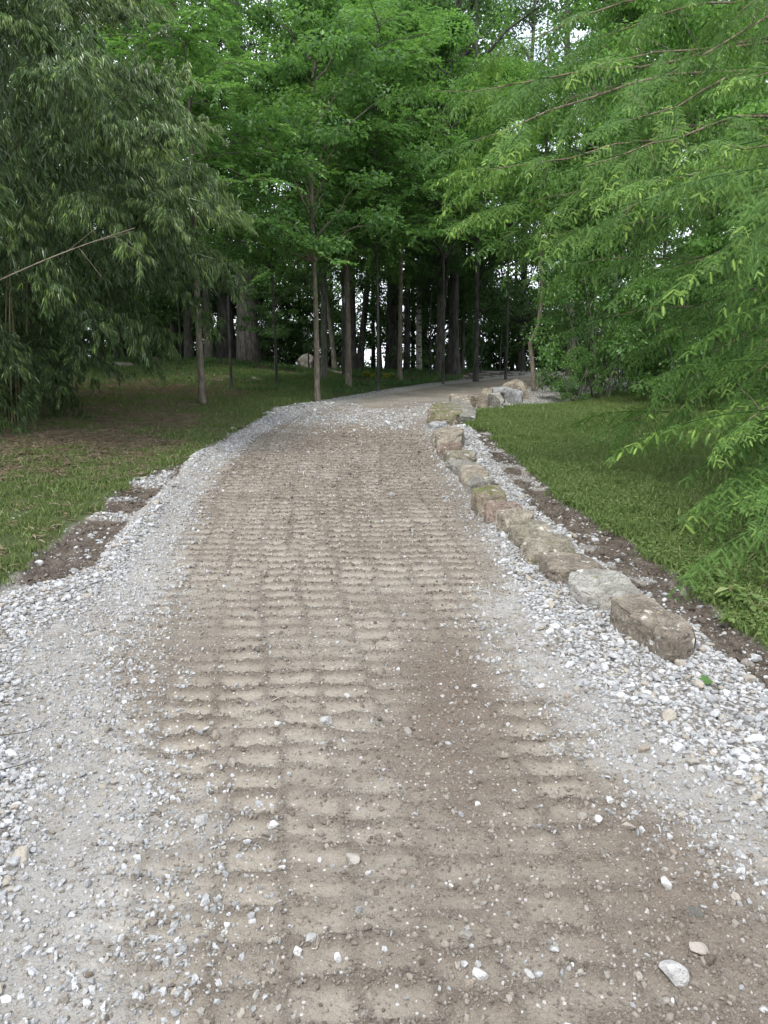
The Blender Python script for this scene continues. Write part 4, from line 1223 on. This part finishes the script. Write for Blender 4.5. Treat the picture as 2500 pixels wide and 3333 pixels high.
def tree(px, d, diam_px, label, crown=None, mat='bark_grey', H=None, z0=3.0, csc=1.0, lean=(0, 0), seed=0, group=None, fork=None, name="tree", kinks=None, base=None, flare=1.0, cat="tree", bend=.1, cat2=None):
    if base is not None:
        g = ground_at(*base); x, yy = float(g[0]), float(g[1])
    else:
        x, yy = (px - CX) / F * d, d
    r0 = diam_px / F * yy * .5
    z = float(terrain(x, yy))
    rz = (seed * 1.37) % 6.28
    if name == 'old_tree': csc *= .84
    if name == 'forest_tree': csc *= .9
    t = thing(name, label, cat, (x, yy, z), 0, group)
    ch = None
    wd = None
    if crown is not None:
        cm, w = crown
        hh = H or 9
        lx, ly = lean[0] * z0, lean[1] * z0
        kx = float(np.interp(z0, [k[0] for k in kinks], [k[1] for k in kinks])) if kinks else 0
        ch = link(bpy.data.objects.new("crown", cm), t)
        ch.location = (lx + kx, ly, z0); ch.scale = (csc,) * 3; ch.rotation_euler = (0, 0, rz)
        c_, s_ = math.cos(rz), math.sin(rz)
        Rm = np.array([[c_, -s_, 0], [s_, c_, 0], [0, 0, 1]])
        wd = MB()
        for V in w.V: wd.V.append(((V * csc) @ Rm.T + np.array([lx + kx, ly, z0])).astype(np.float32))
        wd.T, wd.Q, wd.a, wd.n = list(w.T), list(w.Q), list(w.a), w.n
    tm = trunk_mesh(wd, H or 9, r0, M[mat], 900 + seed, fork=fork, lean=lean, kinks=kinks, flare=flare, bend=bend)
    link(bpy.data.objects.new("trunk", tm), t)
    return t

# slim young trees along the left side of the driveway
tree(660, 0, 23, "slim straight tan-grey trunk standing alone on the left lawn", LAY[0], 'bark_brown', 6.2, 3.0, .95, seed=1, base=(660, 1322), name="young_tree", bend=.05, flare=.4)
tree(1033, 0, 20, "slim young tree at the driveway edge, nearest of the close pair", CLB[0], 'bark_brown', 5.0, 2.6, .95, seed=2, base=(1033, 1308), name="young_tree", bend=.04, flare=.3)
tree(1055, 0, 22, "grey young tree just behind the nearest driveway tree", LAY[2], 'bark_grey', 8.4, 3.0, 1.0, seed=3, base=(1055, 1240), name="young_tree", bend=.08, flare=.5)
tree(1135, 0, 20, "straight young tree in the grass right of the close pair", LAY[0], 'bark_brown', 6, 2.8, 1.0, seed=4, base=(1135, 1262), name="young_tree", bend=.05, flare=.4)
tree(1300, 0, 16, "pale slim straight trunk left of the spotted one", CLB[0], 'bark_brown', 9, 3.5, 1.1, seed=5, base=(1302, 1240), name="young_tree", bend=.05, flare=.3)
tree(1362, 27.5, 20, "pale trunk speckled with dark patches, birch-like", LAY[2], 'bark_birch', 12, 5.2, 1.2, seed=6, name="birch", lean=(-.012, 0), flare=.2)
tree(1735, 0, 15, "crooked slim trunk with a kink beside the far boulders", LAY[0], 'bark_brown', 7.5, 3.2, .7, seed=7, base=(1740, 1277), name="young_tree",
     kinks=[(0, 0), (.5, -.05), (1.15, -.14), (1.45, .05), (2.2, .10), (3.4, .0), (8, -.1)], flare=.3)
# leafy young trees whose trunks hide in the foliage
for i, (px, d, z0, cs) in enumerate(((905, 19, 2.7, .85), (1230, 17.5, 2.9, .95), (1440, 20, 3.0, 1.05), (1540, 24, 3.8, .95), (760, 17.5, 3.3, .8), (1120, 23, 4.4, 1.15), (1060, 26, 5.0, 1.0), (1330, 26, 6.2, 1.3), (1640, 22, 4.0, .8))):
    tree(px, d, 9, "leafy young beech whose tiers of leaves fill the middle of the view", (CLB[0], LAY[i % 3], CLB[1])[i % 3], 'bark_dark', z0 + 5 * cs, z0, cs, seed=20 + i, group="young beeches in the middle of the view", name="beech_tree", flare=.2)
# the old trees at the crest
tree(818, 27.5, 66, "massive dark trunk, thickest in the wood, forking high up", CLM[0], 'bark_dark', 17, 6.5, 1.25, seed=41, fork=[(6.0, .22, .05, .6), (9, -.2, .1, .5)], flare=.5, name="old_tree")
tree(748, 30, 50, "dark trunk close behind the left of the thickest one", CLM[2], 'bark_dark', 16, 7, 1.1, seed=42, name="old_tree")
tree(500, 34, 26, "dark trunk leaning right among the trees beyond the bamboo", CLM[0], 'bark_dark', 14, 5.5, 1.1, lean=(.09, 0), seed=43, name="old_tree")
tree(472, 37, 17, "thin dark upright trunk left of the leaning one beyond the bamboo", CLM[2], 'bark_dark', 13, 5, 1, seed=44, name="old_tree")
tree(546, 35, 22, "dark trunk right of the leaning one beyond the bamboo", CLM[0], 'bark_dark', 14, 5.5, 1, seed=45, name="old_tree")
tree(582, 33, 22, "grey trunk behind the lone tree's left side", CLM[1], 'bark_grey', 14, 6, 1, seed=46, name="old_tree")
tree(628, 29, 25, "broad grey trunk just left of the lone lawn tree", CLM[2], 'bark_grey', 16, 6, 1.2, seed=47, name="old_tree")
tree(692, 28, 25, "broad grey trunk just right of the lone lawn tree", CLM[0], 'bark_grey', 16, 6.5, 1.2, seed=48, name="old_tree")
tree(985, 33, 14, "thin dark trunk rising beside the dark boulder in the wood", CLM[2], 'bark_dark', 14, 6, .9, seed=49, name="old_tree")
tree(1095, 29, 16, "grey trunk leaning left behind the close pair", CLM[1], 'bark_grey', 13, 6, 1, lean=(-.11, 0), seed=50, name="old_tree")
tree(1066, 27, 11, "thin dark sapling between the close pair and the leaning trunk", CLM[2], 'bark_dark', 11, 5.5, .8, seed=51, name="old_tree")
tree(1146, 28.5, 30, "dark trunk hidden half behind the straight young tree", CLM[0], 'bark_dark', 16, 6.5, 1.2, seed=52, name="old_tree")
tree(1170, 31, 22, "dark trunk leaning right over the bright gap", CLM[2], 'bark_dark', 14, 6, 1, lean=(.10, 0), seed=53, name="old_tree")
tree(1216, 33, 14, "thin dark trunk at the right of the bright gap", CLM[0], 'bark_dark', 14, 6, .9, seed=54, name="old_tree")
tree(1236, 31, 16, "grey trunk beside the thin one right of the bright gap", CLM[1], 'bark_grey', 14, 6, 1, lean=(-.03, 0), seed=55, name="old_tree")
tree(1276, 29.5, 38, "thick reddish dark trunk left of the pale slim one", CLM[2], 'bark_dark', 17, 6.5, 1.25, seed=56, name="old_tree")
tree(1322, 29, 18, "dark trunk between the pale slim one and the speckled one", CLM[0], 'bark_dark', 15, 6, 1, seed=57, name="old_tree")
tree(1343, 32, 13, "thin dark trunk just left of the speckled one", CLM[2], 'bark_dark', 13, 6, .9, seed=58, name="old_tree")
tree(1384, 32, 12, "thin grey trunk just right of the speckled one", CLM[0], 'bark_grey', 13, 6, .9, seed=59, name="old_tree")
tree(1427, 25.5, 24, "grey twin-stemmed trunk left of the dark flared one", CLM[1], 'bark_grey', 16, 5.8, 1.15, seed=60, fork=[(.6, .09, 0, .5)], name="old_tree")
tree(1471, 24.8, 32, "dark trunk with flared roots beside the crest of the driveway", CLM[0], 'bark_dark', 17, 5.8, 1.25, seed=61, name="old_tree", flare=1.6)
tree(1500, 29, 14, "thin dark trunk right of the flared one", CLM[2], 'bark_dark', 14, 6, 1, seed=62, name="old_tree")
tree(1586, 38, 15, "dark trunk standing in the bright gap over the crest", CLM[0], 'bark_dark', 13, 6.5, 1, seed=63, name="old_tree")
tree(1688, 31, 24, "grey trunk over the crest right of the bright gap", CLM[2], 'bark_grey', 15, 6, 1.1, seed=64, name="old_tree")
tree(1660, 36, 12, "thin dark trunk over the crest just left of the grey one", CLM[0], 'bark_dark', 13, 6, 1, seed=65, name="old_tree")
tree(1545, 21, 15, "dark upright trunk rising above the leaves at top centre", CLM[1], 'bark_dark', 15, 9.5, .6, seed=66, lean=(-.01, .05), name="old_tree")
tree(1850, 24, 26, "tall grey trunk leaning left high behind the redwood", CLM[2], 'bark_grey', 18, 9.5, .8, seed=67, lean=(-.06, 0), name="old_tree", fork=[(4.5, .14, 0, .7)])
tree(1975, 23, 22, "tall straight grey trunk high behind the redwood", CLM[0], 'bark_grey', 18, 9, 1.1, seed=68, name="old_tree", fork=[(5, .05, .05, .8), (4, -.07, 0, .7)])
tree(2120, 19, 12, "bright leaved tree behind the top right of the redwood", CLM[1], 'bark_grey', 13, 3.6, 1.0, seed=69, name="maple_tree")
tree(2420, 17, 12, "bright leaved tree behind the right edge of the redwood", CLM[1], 'bark_grey', 12, 3.2, .9, seed=70, name="maple_tree")
tree(1130, 31, 16, "bright green leafy tree top rising highest at top centre", CLM[1], 'bark_grey', 15, 7.6, 1.2, seed=71, name="maple_tree")
# the wood beyond
rw = np.random.default_rng(31)
k = 0
while k < 36:
    px = rw.uniform(-900, 3300); d = rw.uniform(34, 62) if k < 30 else rw.uniform(24, 36)
    if k >= 30 and 420 < px < 1780: continue
    if 760 < px < 1010 or 1560 < px < 1860:
        k += .4; k = int(k + .5) if rw.uniform() < .4 else int(k); continue
    tree(px, d, rw.uniform(12, 26) * 34 / d, "dark forest tree standing far back in the wood", CLM[rw.integers(0, 3)], 'bark_dark', rw.uniform(14, 18), rw.uniform(4.5, 7.5), rw.uniform(1.1, 1.5), seed=120 + k,
         lean=(rw.normal(0, .03), 0), group="dark trees of the wood beyond the crest", name="forest_tree")
    k += 1
# saplings and undergrowth beyond the crest
k = 0
for i in range(80):
    px = rw.uniform(-700, 3100); d = rw.uniform(30, 48)
    if 950 < px < 1310 and rw.uniform() < .5: continue
    if 1490 < px < 1680 and rw.uniform() < .25: continue
    cs = rw.uniform(.7, 1.25)
    tree(px, d, 5, "leafy undergrowth sapling beyond the crest", SAP[i % 2], 'bark_dark', 4 * cs, .0, cs, seed=200 + i, group="saplings beyond the crest", name="sapling", flare=.2)

for i, (px, d, z0, cs) in enumerate(((900, 24, 1.0, .42), (730, 24, 2.2, .5), (1180, 24, 2.5, .5), (1400, 24, 2.7, .55), (1560, 26, 1.9, .6), (600, 22, 2.3, .5), (1010, 25, 2.4, .45), (1290, 26, 2.4, .5), (480, 25, 1.2, .6), (1480, 27, 1.6, .8), (1620, 29, 1.9, .9), (1400, 29, 2.2, .8), (1690, 26, 1.5, .75), (450, 27, 1.6, .9), (560, 30, 1.9, .9), (740, 32, 1.6, .9), (880, 33, .9, .9), (1340, 33, 1.5, .9))):
    tree(px, d, 5, "dark low-branched understory tree beneath the tall trunks", SAP[i % 2], 'bark_dark', z0 + 4 * cs, z0, cs, seed=330 + i, group="understory trees beneath the tall trunks", name="understory_tree", flare=.2)
for i, (px, d, cs) in enumerate(((-150, 20, 1.2), (120, 19, 1.1), (330, 23, 1.1), (-60, 26, 1.3), (200, 27, 1.2), (-420, 18, 1.2), (430, 30, 1.1))):
    tree(px, d, 12, "dark leafy tree standing behind the bamboo", (SAP[i % 2]), 'bark_dark', 5 * cs, 1.2, cs, seed=300 + i, group="leafy trees behind the bamboo", name="small_tree", flare=.3)
for i, (px, d, z0, cs) in enumerate(((1950, 16, 3.6, 1.0), (2230, 15, 3.0, 1.0), (2550, 14.5, 3.0, 1.0), (2350, 19, 5.5, 1.2), (2080, 21, 5.5, 1.2), (2700, 18, 4.0, 1.2), (1900, 20, 2.0, .8), (2400, 13.5, .8, .8))):
    tree(px, d, 9, "bright leafy tree filling the gaps behind the redwood", (CLB[1] if i % 2 else CLB[0]), 'bark_grey', z0 + 5 * cs, z0, cs, seed=370 + i, group="leafy trees behind the redwood", name="maple_tree", flare=.2)
# shrubs right of the far boulders
def shrub(x, yy, cs, label, which=0, seed=0, stretch=1.0):
    t = thing("shrub", label, "shrub", (x, yy, float(terrain(x, yy))), 0)
    cm, w = BSH[which]
    c = link(bpy.data.objects.new("foliage", cm), t); c.scale = (cs, cs, cs * stretch); c.rotation_euler = (0, 0, seed)
    mb = MB(); r = np.random.default_rng(seed + 3)
    for q in range(7):
        a = r.uniform(0, 6.28); s = np.linspace(0, 1, 7)[:, None]
        mb.tube(np.array([.1 * math.cos(a), .1 * math.sin(a), -.1]) + np.array([math.cos(a) * .7, math.sin(a) * .7, 2.0]) * s * cs * stretch + r.normal(0, .03, (7, 3)), np.linspace(.02, .006, 7), 5)
    mb.build("stem", M['bark_grey'], t, smooth=True)
    return t
shrub(4.35, 15.6, 1.05, "tall glossy leaved shrub right of the far boulders", 0, 1, 1.15)
shrub(5.6, 14.2, 1.0, "broad shrub in the shade under the redwood branches", 0, 2, 1.1)
shrub(3.75, 15.2, .38, "small low shrub at the foot of the crooked slim trunk", 0, 3)
shrub(6.6, 11.8, .8, "shaded shrub low behind the redwood curtain at right", 1, 4)
shrub(7.4, 13.5, 1.2, "tall dark shrub far right behind the redwood", 1, 5, 1.3)
shrub(5.6, 18.5, 1.4, "large shrub beyond the driveway bend at right", 0, 6, 1.5)

# ------------------------------------------------------------------ rocks, logs and stumps in the wood
def free_rock(name, label, cat, mat, px, py, wpx, hpx, seed, depth=.7, peak=0.0, sx=0):
    g = ground_at(px, py); dd = g[1]
    w, h = wpx / F * dd, hpx / F * dd
    r = np.random.default_rng(seed)
    import bmesh
    bm = bmesh.new(); bmesh.ops.create_icosphere(bm, subdivisions=4, radius=1)
    pl = [(unit(r.normal(size=3)), r.uniform(.55, .85)) for _ in range(9)]
    for v in bm.verts:
        p_ = np.array(v.co)
        for n_, d_ in pl:
            t_ = p_ @ n_ - d_
            if t_ > 0: p_ = p_ - n_ * t_ * .9
        p_ = p_ * (1 + .12 * mn.noise(Vector(p_ * 2 + seed)) + .05 * mn.noise(Vector(p_ * 6 + seed)))
        v.co = (p_[0] * w * .62 + sx * max(0, p_[2]) * w, p_[1] * w * .62 * depth, (p_[2] * .62 + .35) * h * 1.05)
    me = bpy.data.meshes.new(name); bm.to_mesh(me); bm.free(); me.materials.append(mat)
    me.polygons.foreach_set("use_smooth", np.ones(len(me.polygons), bool))
    o = link(bpy.data.objects.new(name, me)); o.location = (g[0], g[1], float(terrain(g[0], g[1])) - .03)
    return tag(o, label, cat)
free_rock("boulder", "flat tan rock in the grass before the thickest dark trunk", "rock", M['rock_tan'], 827, 1236, 44, 13, 61)
free_rock("boulder", "wide flat grey boulder in the shade right of the bamboo", "boulder", M['rock_grey'], 385, 1196, 84, 24, 62)
free_rock("boulder", "big dark boulder with a sloping top left of the close pair of trees", "boulder", M['rock_grey'], 1000, 1203, 56, 52, 63, sx=.1)
free_rock("boulder", "small pale rock half hidden in the shade behind the hanging redwood sprays", "rock", M['rock_white'], 2180, 1345, 14, 20, 64)
def log(pa, pb, rpx, label):
    a, b_ = ground_at(*pa), ground_at(*pb); r0 = rpx / F * a[1]
    a3 = np.array([a[0], a[1], gz(*a) + r0 * .7]); b3 = np.array([b_[0], b_[1], gz(*b_) + r0 * .5])
    mb = MB(); s = np.linspace(0, 1, 12)[:, None]
    mb.tube(a3 * 0 + (b3 - a3) * s + np.random.default_rng(3).normal(0, .012, (12, 3)), np.linspace(r0, r0 * .6, 12), 10)
    mb.tube(np.array([[0, 0, 0], [-.01, 0, 0]]), [r0, r0 * .9], 10)
    o = mb.build("fallen_log", M['dead_wood'], smooth=True); o.location = a3
    return tag(o, label, "log")
log((1066, 1212), (1132, 1226), 7, "fallen log lying left of the straight young tree")
log((1240, 1219), (1305, 1221), 4, "thin fallen branch on the ground behind the yellow plants")
def stump(px, py, wpx, hpx, label, seed):
    g = ground_at(px, py); w, h = wpx / F * g[1], hpx / F * g[1]
    mb = MB(); z = np.array([-.1, 0, .15, .4, .7, 1.0]) * h
    mb.tube(np.stack([0 * z, 0 * z, z], 1), w * .5 * np.array([1.5, 1.3, 1.05, .9, .85, .8]), 14)
    o = mb.build("tree_stump", M['bark_dark'], smooth=True); o.location = (g[0], g[1], gz(*g))
    V = np.empty(len(o.data.vertices) * 3, np.float32); o.data.vertices.foreach_get("co", V); V = V.reshape(-1, 3)
    V[:, 0] += .25 * w * np.array([mn.noise(Vector(v) * 6 + Vector((seed, 0, 0))) for v in V]); V[:, 2] += .2 * h * np.array([mn.noise(Vector(v) * 9 + Vector((0, seed, 0))) for v in V])
    o.data.vertices.foreach_set("co", V.ravel())
    return tag(o, label, "stump")
stump(465, 1196, 30, 22, "low broad tree stump in the shade beyond the bamboo", 4)
stump(512, 1194, 15, 26, "narrow broken stump right of the broad one", 5)
# yellow-green plants at the foot of the trees
def plant(px, py, hpx, label, mat, seed, n=26, leaf=.06, group=None):
    g = ground_at(px, py); h = hpx / F * g[1]
    r = np.random.default_rng(seed); mb = MB(); st = MB()
    t = thing("leafy_plant", label, "plant", (g[0], g[1], gz(*g)), 0, group)
    for k in range(5):
        a = r.uniform(0, 6.28); top = np.array([math.cos(a) * h * .6, math.sin(a) * h * .6, h * r.uniform(.7, 1.1)])
        s = np.linspace(0, 1, 5)[:, None]
        st.tube(top * s + np.array([0, 0, .1 * h]) * np.sin(s * 3.1), .003, 4, cap=False)
        m_ = n // 5
        b = top * r.uniform(.5, 1, (m_, 1)) ; d = unit(np.stack([r.normal(0, 1, m_), r.normal(0, 1, m_), r.normal(.1, .3, m_)], 1))
        sd = unit(np.cross(d, [0, 0, 1.0])); up = np.cross(sd, d)
        mb.leaves(b, d, sd, up, leaf * r.uniform(.7, 1.3, m_), leaf * .5 * r.uniform(.7, 1.3, m_), val=r.uniform(.2, 1, m_), fold=.1, droop=.2)
    mb.build("foliage", mat, t); st.build("stem", M['culm'], t)
    return t
plant(1205, 1234, 22, "yellow-green plant at the foot of the woodland, larger left one", M['yellow_leaf'], 1, 60, .16)
plant(1262, 1236, 18, "yellow-green plant at the foot of the woodland, smaller right one", M['yellow_leaf'], 2, 40, .14)
for i, (px, py, hp) in enumerate(((2405, 1975, 60), (2460, 2010, 70), (2380, 2035, 40), (2480, 1940, 70), (2330, 1900, 40))):
    plant(px, py, hp, ["weed with large pale heart-shaped leaves at the right edge", "tall weed at the right edge below the large-leaved one", "short weed by the bare soil at the right", "weed half cut off by the right edge above the large-leaved one", "low weed at the lawn's edge left of the large-leaved one"][i],
          M['lush_grass'], 10 + i, 30, .06 if i else .085)
# a fallen green leaf on the gravel
g = ground_at(2292, 2262)
mb = MB()
ang = np.radians([0, 25, 50, 72, 90, 108, 130, 155, 180, 215, 250, 290, 325]); rad = np.array([.030, .018, .034, .02, .043, .02, .034, .018, .030, .022, .026, .026, .022])
P0 = np.stack([rad * np.cos(ang), rad * np.sin(ang), .006 * np.sin(ang * 3) + .012], 1)
mb.add(np.concatenate([P0, [[0, 0, .004]]]), T=[[i, (i + 1) % 13, 13] for i in range(13)], val=.6)
mb.tube(np.array([[0, -.02, .012], [.01, -.05, .014], [.025, -.075, .01]]), .0012, 4)
lf = mb.build("fallen_leaf", M['beech_leaf']); lf.location = (g[0], g[1], gz(*g) + .015); lf.rotation_euler = (.15, -.1, .9); lf.scale = (1.1,) * 3
tag(lf, "green lobed leaf fallen on the white gravel by the near boulder", "leaf")
# twigs
def twig(pts_px, r_, label, mat='bark_dark', lift=.02):
    P_ = []
    for q in pts_px:
        g = ground_at(*q); P_.append([g[0], g[1], gz(*g) + lift])
    P_ = np.array(P_); c = P_.mean(0)
    s = np.linspace(0, 1, 12); L = np.linspace(0, 1, len(P_))
    pts = np.stack([np.interp(s, L, P_[:, i]) for i in range(3)], 1) - c
    mb = MB(); mb.tube(pts, np.linspace(r_, r_ * .4, 12), 5)
    mid = pts[6]; mb.tube(np.stack([mid, mid + (pts[8] - pts[6]) * .7 + [0, .02, .02]]), r_ * .5, 4)
    o = mb.build("twig", M[mat], smooth=True); o.location = c
    return tag(o, label, "twig")
twig([(0, 2421), (80, 2405), (150, 2375), (182, 2352)], .0022, "upper dark twig on the gravel at the left edge")
twig([(0, 2552), (60, 2530), (120, 2500), (150, 2482)], .0022, "lower dark twig on the gravel at the left edge")
twig([(885, 2286), (910, 2282), (942, 2274)], .003, "short brown twig lying on a track print", 'dead_wood', .008)
twig([(2292, 1830), (2330, 1826), (2345, 1838)], .004, "pale stick in the grass at the right", 'dead_wood', .03)
twig([(1015, 3100), (1700, 2700)][:1] + [(1030, 3092), (1040, 3080)], .002, "tiny straw near the bottom centre", 'dead_wood', .01)
# pale dead limb hanging in the trees at top centre
mb = MB()
a, b_ = at(1330, 142, 20.5), at(1530, 235, 20.9); s = np.linspace(0, 1, 10)[:, None]
mb.tube((b_ - a) * s + np.array([0, 0, .12]) * np.sin(s * 3.1), np.linspace(.012, .04, 10), 7)
mb.tube(np.stack([(b_ - a) * .3, (b_ - a) * .3 + [.25, 0, .35]]), .01, 5)
dl = mb.build("dead_branch", M['dead_wood'], smooth=True); dl.location = a
tag(dl, "bare pale dead branch caught among the leaves at top centre", "branch")
